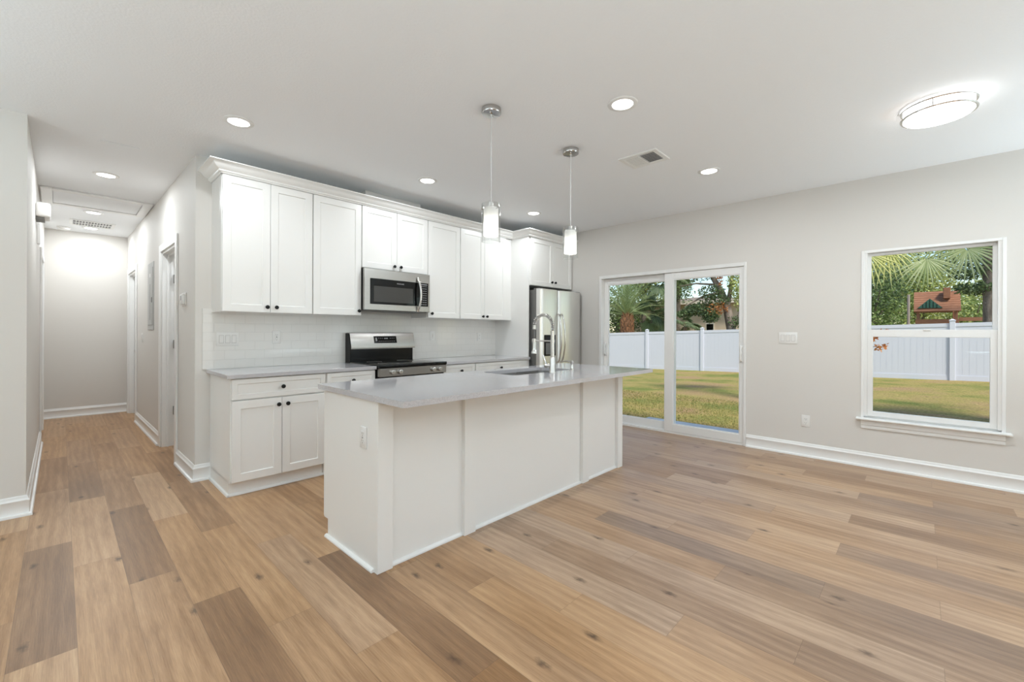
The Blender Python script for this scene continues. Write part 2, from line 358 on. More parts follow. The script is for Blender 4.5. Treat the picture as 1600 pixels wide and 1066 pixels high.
# ------------------------------------------------------------------ floor
def make_floor():
    me = bpy.data.meshes.new('floor'); V = []; F = []; tone = []; seed = []; grey = []; uv = []
    T = {(1, 7): .10, (3, 8): .36, (2, 3): .12, (-1, 6): .12, (0, 11): .22, (2, 6): .62, (0, 8): .66, (1, 4): .55, (3, 5): .60, (4, 4): .62, (2, 9): .80, (1, 10): .45, (0, 5): .60, (-1, 3): .70, (-1, 9): .58,
         (4, 1): .55, (5, 3): .14, (5, 0): .20, (6, 2): .56, (6, 5): .46, (7, 1): .64, (7, 4): .50, (8, 0): .70, (8, 3): .72, (9, 2): .62, (9, -1): .56, (10, -2): .22, (10, 1): .36, (11, 0): .62, (11, 3): .64, (12, -1): .36, (12, 2): .60,
         (13, 1): .22, (13, -2): .20, (14, 0): .66, (15, 2): .58, (15, -1): .60, (16, 1): .70, (16, -2): .34, (17, 0): .55, (18, 2): .55, (19, 1): .74, (19, -2): .30, (20, 0): .66, (20, -3): .42, (21, 2): .42, (22, 1): .70, (22, -2): .30, (23, 0): .72, (23, -3): .40,
         (24, 2): .60, (0, 14): .52, (1, 13): .42, (2, 12): .52, (-1, 12): .34, (3, 11): .30}
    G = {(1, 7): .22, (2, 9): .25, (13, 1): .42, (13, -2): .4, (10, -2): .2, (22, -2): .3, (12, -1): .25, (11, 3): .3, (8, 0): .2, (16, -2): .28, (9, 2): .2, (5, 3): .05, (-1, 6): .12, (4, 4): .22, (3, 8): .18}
    for i in range(-18, 29):
        x0 = PX0 + i * PW; x1 = x0 + PW
        r = {0: 2, 1: 1, 2: 0}[i % 3]
        for k in range(-12, 25):
            if (k - r) % 3: continue
            y0 = PY0 + k * PL / 3; y1 = y0 + PL
            a, b, c, d = max(x0, -3.15), min(x1, 5.26), max(y0, -4.15), min(y1, 9.1)
            if a >= b or c >= d: continue
            n = len(V); V += [(a, c, 0), (b, c, 0), (b, d, 0), (a, d, 0)]; F.append((n, n + 1, n + 2, n + 3))
            rr = random.Random(i * 131 + k * 17)
            tone.append(.56 + .8 * (T.get((i, k), rr.choice([.38, .46, .52, .56, .60, .64, .68, .74])) - .55)); seed.append(rr.random())
            grey.append(.25 * G.get((i, k), 0) + (rr.choice([.06, .10, .14, .18]) if i > 8 else rr.choice([-.06, -.03, 0])))  # right rows greyer: daylight sheen put into the plank colour
            for (x, y) in ((a, c), (b, c), (b, d), (a, d)): uv.append((x - x0, y - y0))
    me.from_pydata(V, [], F)
    u1 = me.uv_layers.new(name='plank')
    for i, q in enumerate(uv): u1.data[i].uv = q
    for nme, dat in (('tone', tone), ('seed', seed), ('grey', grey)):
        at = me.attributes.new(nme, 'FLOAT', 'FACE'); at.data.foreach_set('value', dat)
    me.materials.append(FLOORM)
    o = bpy.data.objects.new('floor', me); COL.objects.link(o); return struct(o)
make_floor()

# ------------------------------------------------------------------ room shell
XW0, YW0 = -3.0, -4.0        # far corner of the living area behind the camera
HA = Vector((.765, 4.34, 0)); HB = Vector((.705, 8.8, 0)); HD = (HB - HA).normalized(); HN = Vector((-HD.y, HD.x, 0))
HTF = Matrix(((HN.x, HD.x, 0, HA.x), (HN.y, HD.y, 0, HA.y), (0, 0, 1, 0), (0, 0, 0, 1)))   # hall right wall frame: x = into the hall, y = along it
def hp(d, s_, z=0): return HTF @ Vector((d, s_, z))

m = MB()    # ceiling: flat over the room, falling a little along the hall
m.poly([(-3.2, -4.2, H), (-3.2, 4.36, H), (5.36, 4.36, H), (5.36, -4.2, H)])
m.poly([(-3.2, 4.36, H), (-3.2, 9.1, HE), (5.36, 9.1, HE), (5.36, 4.36, H)])
m.box(-3.2, 5.36, -4.2, 9.1, 2.72, 2.9)
struct(m.build('ceiling', CEIL, smooth=0, recalc=False))

DY0, DY1, DZ = 1.385, 3.24, 2.012       # sliding door opening
WY0, WY1, WZ0, WZ1 = -.486, .409, .45, 2.006
m = MB()
X1 = XR + .2
m.box(XR, X1, DY1, 4.6, 0, H + .1); m.box(XR, X1, DY0, DY1, DZ, H + .1); m.box(XR, X1, WY1, DY0, 0, H + .1)
m.box(XR, X1, WY0, WY1, WZ1, H + .1); m.box(XR, X1, WY0, WY1, 0, WZ0); m.box(XR, X1, -4.2, WY0, 0, H + .1)
struct(m.build('wall_right', WALL, smooth=0))
m = MB(); m.box(.7636, XR, YB, YB + .12, 0, H + .1); struct(m.build('wall_back', WALL, smooth=0))
m = MB(); m.box(-3.2, XL, YL, YL + .12, 0, H + .1); struct(m.build('wall_left', WALL, smooth=0))
LD0, LD1, DH = 7.03, 7.83, 2.06         # door in the hall's left wall
m = MB(); m.box(XL - .12, XL, YL + .12, LD0, 0, H + .1); m.box(XL - .12, XL, LD0, LD1, DH, H + .1); m.box(XL - .12, XL, LD1, 9.0, 0, H + .1)
struct(m.build('wall_hall_left', WALL, smooth=0))
NS0, NS1, FS0, FS1 = .745, 1.50, 3.44, 4.20     # two door openings in the hall's right wall
m = MB()
for a, b, z in ((0, NS0, 0), (NS0, NS1, DH), (NS1, FS0, 0), (FS0, FS1, DH), (FS1, 4.6, 0)): m.box(-.12, 0, max(a, .1), b, z, H + .1)
struct(m.build('wall_hall_right', WALL, tf=HTF, smooth=0))
m = MB(); m.box(-.4, 1.4, YH, YH + .12, 0, H + .1); struct(m.build('wall_hall_end', WALL, smooth=0))
m = MB(); m.box(1.75, 1.85, 4.44, 8.9, 0, H + .1); struct(m.build('wall_bedroom', WALL, smooth=0))
m = MB(); m.box(XW0 - .15, XW0, -4.2, 4.5, 0, H + .1); struct(m.build('wall_living_left', WALL, smooth=0))
FW = (-.6, 2.4, .75, 2.1)               # wide unseen window, added behind the camera to let in daylight
m = MB(); m.box(XW0, FW[0], YW0 - .2, YW0, 0, H + .1); m.box(FW[1], X1, YW0 - .2, YW0, 0, H + .1); m.box(FW[0], FW[1], YW0 - .2, YW0, 0, FW[2]); m.box(FW[0], FW[1], YW0 - .2, YW0, FW[3], H + .1)
struct(m.build('wall_front', WALL, smooth=0))
m = MB()
for a, b, c, d in ((FW[0], FW[0] + .06, FW[2], FW[3]), (FW[1] - .06, FW[1], FW[2], FW[3]), (FW[0], FW[1], FW[2], FW[2] + .06), (FW[0], FW[1], FW[3] - .06, FW[3]), (.87, .93, FW[2], FW[3])): m.box(a, b, YW0 - .12, YW0 - .04, c, d)
struct(m.build('window_2', VINYL))

BASEP = [(0, 0), (.031, 0), (.031, .010), (.027, .017), (.018, .021), (.0155, .026), (.0155, .096), (.018, .100), (.018, .106), (.012, .112), (.009, .122), (.0085, .128), (.004, .134), (0, .134)]
def base(name, path, side): return struct(MB().sweep(BASEP, path, 0, side).build(name, TRIM))
base('baseboard_right', [(XR, DY0 - .004), (XR, -4.0)], -1)
base('baseboard_back', [(.872, YB), (XC, YB), (hp(0, NS0 - .088).x, hp(0, NS0 - .088).y)], 1)
base('baseboard_hall_right', [tuple(hp(0, NS1 + .09))[:2], tuple(hp(0, FS0 - .09))[:2]], 1)
base('baseboard_hall_end', [(.72, YH), (XL, YH)], 1)
base('baseboard_hall_left', [(XL, LD0 - .088), (XL, YL), (XW0, YL)], 1)
base('baseboard_front', [(XW0, YW0), (XR, YW0)], 1)

# ------------------------------------------------------------------ hall doors
CASP = .086
def hall_door(n, tf, s0, s1, leaf_open, vis_knob):
    """door frame standing in a wall whose face is x=0 (room side +x), along y"""
    m = MB()
    m.box(0, .017, s0 - CASP, s0 - .006, 0, DH + CASP - .004, .003); m.box(0, .017, s1 + .006, s1 + CASP, 0, DH + CASP - .004, .003)
    m.box(0, .0165, s0 - .006, s1 + .006, DH + .006, DH + CASP - .004, .003)
    m.box(-.125, .001, s0 - .006, s0 + .016, 0, DH); m.box(-.125, .001, s1 - .016, s1 + .006, 0, DH); m.box(-.125, .001, s0, s1, DH - .016, DH + .006)
    m.box(-.055, -.04, s0 + .016, s0 + .03, 0, DH - .016); m.box(-.055, -.04, s1 - .03, s1 - .016, 0, DH - .016); m.box(-.055, -.04, s0 + .016, s1 - .016, DH - .03, DH - .016)
    c = m.build('trim_%d' % n, TRIM, tf=tf); struct(c)
    m = MB(); a = s0 + .02; b = s1 - .02
    if leaf_open:      # swung 90 degrees into the room behind, hinged on the far jamb
        W = b - a; m.box(-.125 - W, -.125, b - .037, b - .002, .012, DH - .02, .002)
        for z0, z1 in ((.22, .92), (1.05, 1.85)):
            m.box(-.125 - W + .12, -.245, b - .040, b - .036, z0, z1, .0015)
    else:
        m.box(-.095, -.058, a, b, .012, DH - .02, .002)
        for z0, z1 in ((.22, .92), (1.05, 1.85)): m.box(-.060, -.055, a + .12, b - .12, z0, z1, .0015)
    d = m.build('door_%d' % n, TRIM, tf=tf); struct(d)
    m = MB()
    if leaf_open:
        for z in (.38, 1.09, 1.79):
            h_ = MB(); h_.cyl((-.128, b - .044, z - .045), (-.128, b - .044, z + .045), .008); h_.box(-.165, -.128, b - .041, b - .037, z - .045, z + .045); h_.box(-.126, -.092, b - .003 , b + .0045, z - .045, z + .045)
            h_.box(-.126, -.095, b - .03, b - .004, z - .045, z + .045)
            h_.build('hinge', HINGE, d, tf)
    kx, ky = (-.125 - (b - a) + .07, b - .037) if leaf_open else (-.058, a + .07)
    k = MB(); ax = (0, -1, 0) if leaf_open else (1, 0, 0)
    k.lathe([(.03, 0), (.03, .006), (.012, .01), (.012, .03), (.026, .04), (.028, .055), (.02, .066)], (kx, ky, .95), ax, 20); k.build('door_knob', CHROME, d, tf)
hall_door(2, HTF, NS0, NS1, True, True)
hall_door(3, HTF, FS0, FS1, False, False)
hall_door(4, Matrix.Translation((XL, 0, 0)), LD0, LD1, False, False)

# ------------------------------------------------------------------ sliding glass door
def sliding_door():
    fr = MB(); x0 = XR - .012; x1 = XR + .13; t = .036
    fr.box(x0, x1, DY1 - t, DY1, 0, DZ, .002); fr.box(x0, x1, DY0, DY0 + t * .7, 0, DZ, .002); fr.box(x0, x1, DY0 + t * .7, DY1 - t, DZ - .040, DZ)
    fr.box(XR + .004, x1, DY0 + t * .7, DY1 - t, 0, .022); fr.box(XR + .05, XR + .056, DY0, DY1, .022, .034)
    d = fr.build('door_1', VINYL); struct(d); d['label'] = 'two-panel white sliding glass door'
    def panel(y0, y1, xa, xb, zl, zr, sl, sr, handle_y):
        # y0 (photo right) .. y1 (photo left), stile widths sl at y1 side, sr at y0 side
        m = MB(); z0, z1 = .024, DZ - .044
        m.box(xa, xb, y1 - sl, y1, z0, z1, .003); m.box(xa, xb, y0, y0 + sr, z0, z1, .003)
        m.box(xa + .0008, xb - .0008, y0 + sr - .002, y1 - sl + .002, z1 - zr, z1, .003); m.box(xa + .0008, xb - .0008, y0 + sr - .002, y1 - sl + .002, z0, z0 + zl, .003)
        gx = (xa + xb) / 2
        for a, b, c, e in ((y0 + sr, y0 + sr + .009, z0 + zl, z1 - zr), (y1 - sl - .009, y1 - sl, z0 + zl, z1 - zr), (y0 + sr + .009, y1 - sl - .009, z0 + zl, z0 + zl + .009), (y0 + sr + .009, y1 - sl - .009, z1 - zr - .009, z1 - zr)):
            m.box(gx - .012, gx + .012, a, b, c, e)
        p = m.build('door_panel', VINYL, d)
        MB().box(gx - .004, gx + .004, y0 + sr - .003, y1 - sl + .003, z0 + zl - .003, z1 - zr + .003).build('pane', PANE, p)
        h_ = MB(); a = handle_y
        h_.box(xa - .008, xa + .001, a - .022, a + .022, .91, 1.10, .004); h_.tube([(xa - .006, a, .925), (xa - .036, a, .94), (xa - .040, a, .965), (xa - .040, a, 1.045), (xa - .036, a, 1.07), (xa - .006, a, 1.085)], .0095, 10)
        h_.box(xa - .018, xa - .006, a - .006, a + .006, 1.0, 1.025, .002)
        hh = h_.build('door_handle', VINYL, p); hh['label'] = 'white pull handle'
        return p
    panel(DY0 + .022, 2.312, XR + .006, XR + .044, .090, .080, .108, .046, DY0 + .048)
    panel(2.20, DY1 - .034, XR + .062, XR + .100, .090, .080, .062, .095, DY1 - .066)
sliding_door()

# ------------------------------------------------------------------ window
def window():
    m = MB(); t = .022
    x0 = XR - .006; x1 = XR + .12
    m.box(x0, x1, WY1 - t, WY1, WZ0, WZ1, .002); m.box(x0, x1, WY0, WY0 + t, WZ0, WZ1, .002); m.box(x0, x1, WY0 + t, WY1 - t, WZ1 - t, WZ1); m.box(XR + .031, x1, WY0 + t, WY1 - t, WZ0, WZ0 + .026)
    wd = m.build('window_1', TRIM); struct(wd)
    def sash(name, xa, xb, y0, y1, z0, z1, sw, bot, top):
        s_ = MB(); s_.box(xa, xb, y1 - sw, y1, z0, z1, .002); s_.box(xa, xb, y0, y0 + sw, z0, z1, .002)
        s_.box(xa + .0006, xb - .0006, y0 + sw - .002, y1 - sw + .002, z0, z0 + bot, .002); s_.box(xa + .0006, xb - .0006, y0 + sw - .002, y1 - sw + .002, z1 - top, z1, .002)
        o = s_.build(name, VINYL, wd)
        gx = (xa + xb) / 2
        MB().box(gx - .003, gx + .003, y0 + sw - .003, y1 - sw + .003, z0 + bot - .003, z1 - top + .003).build('pane', PANE, o)
        return o
    jy = .006
    j = MB(); j.box(XR + .002, XR + .10, WY1 - t - .022, WY1 - t, WZ0 + .02, WZ1 - t); j.box(XR + .002, XR + .10, WY0 + t, WY0 + t + .022, WZ0 + .02, WZ1 - t)
    j.build('jamb_liner', VINYL, wd)
    sash('upper_sash', XR + .060, XR + .088, WY0 + t + .018, WY1 - t - .018, 1.218, WZ1 - t - .002, .028, .050, .024)
    lo = sash('lower_sash', XR + .014, XR + .050, WY0 + t + .022, WY1 - t - .022, WZ0 + .022, 1.272, .040, .046, .066)
    st = MB(); st.box(XR - .056, XR + .03, WY0 - .034, WY1 + .033, WZ0 - .013, WZ0 + .006, .007, 3); st.build('window_stool', TRIM, wd)
    ap = MB()
    pr = [(XR, WZ0 - .013), (XR - .018, WZ0 - .013), (XR - .018, .392), (XR - .012, .384), (XR - .015, .372), (XR - .012, .358), (XR, .356)]
    ap.rings([[(a, WY0 + .002, z) for a, z in pr], [(a, WY1 - .002, z) for a, z in pr]]); ap.build('window_apron', TRIM, wd)
    lk = MB(); lk.box(XR + .006, XR + .016, -.06, -.01, 1.262, 1.276, .003); lk.build('sash_lock', VINYL, lo)
window()

# ------------------------------------------------------------------ cabinets
def shaker(xa, xb, za, zb, yf, th=.02, fr=.058, rec=.008, flip=1):
    """door or drawer front, face at y=yf looking to -y (flip=1) or +y (flip=-1)"""
    m = MB(); s_ = flip; e = .0015
    def rect(i, y): return [(xa + i, y, za + i), (xb - i, y, za + i), (xb - i, y, zb - i), (xa + i, y, zb - i)]
    m.rings([rect(0, yf + s_ * th), rect(0, yf + s_ * e), rect(e, yf), rect(fr, yf), rect(fr + .004, yf + s_ * rec), rect(fr + .006, yf + s_ * rec)])
    return m
KNOBP = [(.0085, 0), (.0065, .003), (.0055, .012), (.010, .016), (.0155, .019), (.0165, .023), (.0150, .027), (.009, .0295)]
def knob(x, y, z, parent, d=-1):
    k = MB(); k.lathe(KNOBP, (x, y, z), (0, d, 0), 20, cap0=False); return k.build('knob', BLACK, parent)
def cabinet(name, label, cat, x0, x1, yb, yf, z0, z1, fronts, group=None, toe=None, extra=None, flip=1):
    t = thing(name, label, cat, ((x0 + x1) / 2, yb, z0 if toe is None else 0), group)
    m = MB(); a = .0006
    ya, yz = sorted((yf, yb))
    m.box(x0 + a, x1 - a, ya, yz, z0, z1, .001)
    m.build('carcass', CAB, t)
    g = .0016
    for (kind, xa, xb, za, zb, kx, kz) in fronts:
        f = shaker(xa + g, xb - g, za + g, zb - g, yf - flip * .021, .0195, fr=.058 if kind == 'door' else .036, flip=flip).build('door' if kind == 'door' else 'drawer_front', CAB, t)
        if kx is not None: knob(kx, yf - flip * .0205, kz, f, -flip)
    if toe:
        k = MB(); k.box(x0 + .002, x1 - .002, yf + flip * .040, yf + flip * .058, 0, z0 + .001); k.build('toe_kick', CAB, t)
        k = MB()
        pr = [(yf + flip * .040, 0), (yf + flip * .022, 0), (yf + flip * .022, .008), (yf + flip * .028, .016), (yf + flip * .040, .019)]
        k.rings([[(x0 - (.012 if toe == 'L' else 0), y, z) for y, z in pr], [(x1, y, z) for y, z in pr]]); k.build('shoe_moulding', TRIM, t)
    if extra: extra(t)
    return t
UY, UZ0, UZ1 = 4.006, 1.392, 2.478
UG = 'white upper cabinets along the back wall'
cabinet('wall_cabinet', 'tall white two-door upper cabinet at the left end, above the switches', 'cabinet', .874, 1.572, YB, UY, UZ0, UZ1,
        [('door', .877, 1.224, UZ0, UZ1, 1.197, 1.438), ('door', 1.224, 1.570, UZ0, UZ1, 1.268, 1.438)], UG)
cabinet('wall_cabinet', 'white single-door upper cabinet just left of the microwave', 'cabinet', 1.574, 2.040, YB, UY, UZ0, UZ1,
        [('door', 1.577, 2.038, UZ0, UZ1, 2.008, 1.436)], UG)
cabinet('wall_cabinet', 'short white two-door cabinet directly above the microwave', 'cabinet', 2.042, 2.822, YB, UY, 1.866, UZ1,
        [('door', 2.045, 2.432, 1.868, UZ1, 2.396, 1.911), ('door', 2.432, 2.820, 1.868, UZ1, 2.472, 1.911)], UG)
cabinet('wall_cabinet', 'white single-door upper cabinet just right of the microwave', 'cabinet', 2.824, 3.288, YB, UY, UZ0, UZ1,
        [('door', 2.828, 3.286, UZ0, UZ1, 2.872, 1.440)], UG)
cabinet('wall_cabinet', 'white two-door upper cabinet at the right end, next to the refrigerator panel', 'cabinet', 3.290, 4.072, YB, UY, UZ0, UZ1,
        [('door', 3.293, 3.682, UZ0, UZ1, 3.648, 1.428), ('door', 3.682, 4.070, UZ0, UZ1, 3.716, 1.428)], UG)
FPX, FY = 4.190, 3.715      # refrigerator end panel and cabinet box front
m = MB(); m.box(FPX, FPX + .020, FY - .014, YB, 0, UZ1, .0012)
tag(m.build('end_panel', CAB), 'tall white flat panel standing between the right counter and the refrigerator', 'panel')
cabinet('wall_cabinet', 'white two-door cabinet above the stainless refrigerator', 'cabinet', FPX + .021, XR - .003, YB, FY, 1.850, UZ1,
        [('door', 4.236, 4.700, 1.852, UZ1, 4.664, 1.918), ('door', 4.700, 5.140, 1.852, UZ1, 4.738, 1.918)], UG)
m = MB(); m.box(4.074, FPX - .001, UY + .002, UY + .02, UZ0, UZ1, .001); tag(m.build('filler_strip', CAB), 'narrow white filler strip between the last upper cabinet and the tall panel', 'filler')
CROWN = [(0, 0), (.010, 0), (.013, .006), (.022, .010), (.026, .016), (.026, .022), (.034, .027), (.050, .036), (.064, .050), (.074, .064), (.088, .069), (.098, .073), (.098, .080), (0, .080)]
m = MB().sweep(CROWN, [(.873, YB - .002), (.873, UY - .022), (FPX - .001, UY - .022), (FPX - .001, FY - .022), (XR - .001, FY - .022)], 2.4785, -1)
tag(m.build('crown_moulding', CAB), 'white crown moulding running along the top of the upper cabinets', 'moulding')
m = MB(); m.box(2.146, 2.815, 4.12, YB - .001, 2.40 + .0795, H - .001, .002)
tag(m.build('duct_cover', WALL), 'painted box on top of the cabinets above the microwave, reaching the ceiling', 'duct cover')

# base cabinets
BY = 3.701
def side_l(t):
    m = MB(); m.box(.868, .874, BY, YB - .002, .1, .8835); m.box(.868, .886, BY + .038, YB - .002, 0, .104); m.build('side_panel', CAB, t)
    pr = [(.868, 0), (.853, 0), (.853, .008), (.858, .016), (.868, .019)]
    k = MB(); k.rings([[(x, BY + .022, z) for x, z in pr], [(x, YB - .030, z) for x, z in pr]]); k.build('side_shoe_moulding', TRIM, t)
BG_ = 'white base cabinets along the back wall'
cabinet('base_cabinet', 'white base cabinet with one drawer over two doors at the left end of the run', 'cabinet', .873, 1.562, YB - .004, BY, .105, .8835,
        [('drawer', .873, 1.560, .722, .878, 1.222, .800), ('door', .873, 1.219, .108, .714, 1.190, .661), ('door', 1.219, 1.560, .108, .714, 1.257, .661)], BG_, toe='L', extra=side_l)
cabinet('base_cabinet', 'white base cabinet with drawer just left of the range', 'cabinet', 1.564, 2.026, YB - .004, BY, .105, .8835,
        [('drawer', 1.575, 2.024, .722, .878, 1.805, .800), ('door', 1.575, 2.024, .108, .714, 1.62, .661)], BG_, toe='M')
cabinet('base_cabinet', 'white base cabinet with drawer just right of the range', 'cabinet', 2.812, 3.262, YB - .004, BY, .105, .8835,
        [('drawer', 2.818, 3.260, .722, .878, 3.052, .806), ('door', 2.818, 3.260, .108, .714, 2.86, .661)], BG_, toe='M')
cabinet('base_cabinet', 'white base cabinet with wide drawer beside the tall refrigerator panel', 'cabinet', 3.264, FPX - .002, YB - .004, BY, .105, .8835,
        [('drawer', 3.270, 4.060, .722, .878, 3.668, .806), ('door', 3.270, 3.665, .108, .714, 3.62, .661), ('door', 3.665, 4.060, .108, .714, 3.71, .661)], BG_, toe='M')
m = MB(); m.box(.840, 2.027, BY - .041, YB - .0005, .884, .914, .002); tag(m.build('countertop', QUARTZ), 'grey quartz countertop left of the range', 'countertop', 'grey quartz worktops')
m = MB(); m.box(2.811, FPX - .001, BY - .041, YB - .0005, .884, .914, .002); tag(m.build('countertop', QUARTZ), 'grey quartz countertop right of the range', 'countertop', 'grey quartz worktops')
m = MB(); m.box(.812, FPX - .001, YB - .010, YB - .0003, .9145, UZ0 + .03); struct(m.build('wall_backsplash', TILE))

# ------------------------------------------------------------------ microwave
def microwave():
    x0, x1, yf, z0, z1 = 2.040, 2.806, 3.925, 1.442, 1.858
    t = thing('microwave_oven', 'stainless steel over-the-range microwave hanging under the short cabinet', 'microwave', ((x0 + x1) / 2, YB, z0))
    m = MB(); m.box(x0 + .002, x1 - .002, yf + .034, YB - .012, z0 + .012, z1 + .006, .003); m.build('case', BENAMEL, t)
    m = MB(); m.box(x0 + .02, x1 - .02, yf + .03, YB - .06, z0, z0 + .013); m.build('vent_grille', GREYCASE, t)
    m = MB()
    m.box(x0, x1, yf + .006, yf + .034, z0 + .008, z1, .002)
    wx0, wx1, wz0, wz1 = x0 + .058, x1 - .020, 1.510, 1.762
    m.box(x0, x1, yf, yf + .008, wz1, z1, .002); m.box(x0, x1, yf, yf + .008, z0 + .008, wz0, .002)
    m.box(x0, wx0, yf + .0003, yf + .008, wz0 - .004, wz1 + .004); m.box(wx1, x1, yf + .0003, yf + .008, wz0 - .004, wz1 + .004)
    d = m.build('door', STEEL, t)
    m = MB(); m.box(wx0 - .001, wx1 + .001, yf + .002, yf + .007, wz0 - .001, wz1 + .001); g = m.build('glass_front', BGLASS, d); g['label'] = 'black glass front'
    m = MB(); m.box(wx0 + .042, wx0 + .495, yf + .0006, yf + .0022, wz0 + .022, wz1 - .072, .0006); g = m.build('window', WINDOWG, d); g['label'] = 'dark grey see-through window'
    m = MB(); hx = x1 - .160
    pts = []; rad = []
    for i in range(17):
        u = i / 16; pts.append((hx + .012 * math.sin(u * PI), yf - .006 - .045 * math.sin(u * PI) ** .8, 1.452 + u * .36))
    m.tube(pts, .0125, 12); h_ = m.build('handle', CHROME, d); h_['label'] = 'bowed chrome handle'
    m = MB()
    for r in range(9):
        for c in range(3): m.box(hx + .050 + c * .026, hx + .066 + c * .026, yf + .0008, yf + .0024, 1.527 + r * .0245, 1.5325 + r * .0245)
    m.box(hx + .045, hx + .125, yf + .0008, yf + .0024, 1.742, 1.750); k = m.build('keypad', MARK, t); k['label'] = 'black touch keypad with pale markings'
    cu = bpy.data.curves.new('badge', 'FONT'); cu.body = 'FRIGIDAIRE'; cu.size = .0165; cu.extrude = .0004; cu.align_x = 'CENTER'
    tmp = bpy.data.objects.new('tmp', cu); me = bpy.data.meshes.new_from_object(tmp); bpy.data.objects.remove(tmp)
    b = MB(); b.bm.from_mesh(me); b.build('badge', MARK, d, Matrix.Translation((x0 + .40, yf + .0012, 1.724)) @ Matrix.Rotation(PI / 2, 4, 'X'), smooth=0)
microwave()

# ------------------------------------------------------------------ range
def stove():
    x0, x1, yf, yb = 2.031, 2.807, 3.620, YB - .014
    t = thing('range_oven', 'stainless steel electric range with black glass cooktop', 'range', ((x0 + x1) / 2, yb, 0))
    m = MB(); m.box(x0 + .003, x1 - .003, yf + .045, yb, .03, .898, .003); m.build('body', BENAMEL, t)
    m = MB(); m.box(x0, x1, yf - .004, yb - .05, .894, .924, .004, 2); c = m.build('cooktop', BGLASS, t); c['label'] = 'black glass cooktop'
    for cx, cy, r in ((x0 + .20, yf + .18, .10), (x0 + .57, yf + .17, .115), (x0 + .20, yf + .46, .075), (x0 + .57, yf + .46, .09)):
        m = MB(); m.lathe([(r, 0), (r, .0004), (r - .003, .0004), (r - .003, 0)], (cx, cy, .9240), seg=40, cap0=False, cap1=False); m.build('burner_ring', GREYCASE, c)
    m = MB(); m.box(x0 + .004, x1 - .004, yf, yf + .046, .812, .8945, .004); p = m.build('control_panel', STEEL, t)
    for kx in (x0 + .135, x0 + .215, x1 - .175, x1 - .095):
        k = MB(); k.lathe([(.021, 0), (.0235, .004), (.0235, .020), (.0205, .026), (.0155, .0275)], (kx, yf, .853), (0, -1, 0), 24); k.box(kx - .0035, kx + .0035, yf - .033, yf - .026, .834, .872, .001)
        kk = k.build('knob', CHROME, p)
    m = MB(); m.box(x0 + .006, x1 - .006, yf + .004, yf + .046, .225, .800, .005); d = m.build('oven_door', STEEL, t)
    m = MB(); m.box(x0 + .12, x1 - .12, yf + .002, yf + .005, .36, .66); m.build('door_window', BGLASS, d)
    m = MB(); m.tube([(x0 + .07, yf + .004, .752), (x0 + .07, yf - .045, .752), (x1 - .07, yf - .045, .752), (x1 - .07, yf + .004, .752)], .012); m.build('door_handle', CHROME, d)
    m = MB(); m.box(x0 + .006, x1 - .006, yf + .006, yf + .046, .05, .215, .005); m.build('storage_drawer', STEEL, t)
    # backguard: black riser, then a steel panel that leans forward
    m = MB(); m.box(x0 + .012, x1 - .012, 4.232, yb, .90, 1.06, .004); m.build('riser', BENAMEL, t)
    pr = [(yb, 1.045), (4.200, 1.052), (4.197, 1.078), (4.236, 1.217), (4.244, 1.222), (yb, 1.222)]
    m = MB(); m.rings([[(x0 + .010, y, z) for y, z in pr], [(x1 - .006, y, z) for y, z in pr]]); b = m.build('backguard', STEEL, t)
    pr = [(yb + .001, .90), (4.205, .90), (4.205, 1.05), (4.201, 1.076), (4.240, 1.214), (yb + .001, 1.218)]
    m = MB(); m.rings([[(x0 - .001, y, z) for y, z in pr], [(x0 + .0105, y, z) for y, z in pr]]); m.build('side_cap', BENAMEL, t)
    n = Vector((0, -(1.217 - 1.078), 4.236 - 4.197)).normalized(); u = Vector((0, 4.236 - 4.197, 1.217 - 1.078)).normalized()
    tf = Matrix(((1, 0, 0, 0), (0, u.y, n.y, 4.197), (0, u.z, n.z, 1.078), (0, 0, 0, 1)))   # local (x, up the panel, out)
    m = MB(); m.box(2.300, 2.572, .034, .112, -.001, .0022, .001); s_ = m.build('display', BGLASS, b, tf); s_['label'] = 'black display window'
    m = MB(); m.box(2.318, 2.336, .056, .094, .0020, .0027); m.build('display_icon', MARK, s_, tf)
    m = MB()
    m.box(2.424, 2.436, .080, .092, .0020, .0027); m.box(2.440, 2.446, .080, .092, .0020, .0027); m.box(2.450, 2.462, .080, .092, .0020, .0027); m.build('display_digits', MARK, s_, tf)
    for i in range(9):
        for j in range(2):
            if not (3 <= i <= 5 and j): m = MB(); m.box(2.352 + i * .023, 2.364 + i * .023, .052 + j * .034, .0555 + j * .034, .0020, .0027); m.build('touch_key', MARK, s_, tf)
stove()

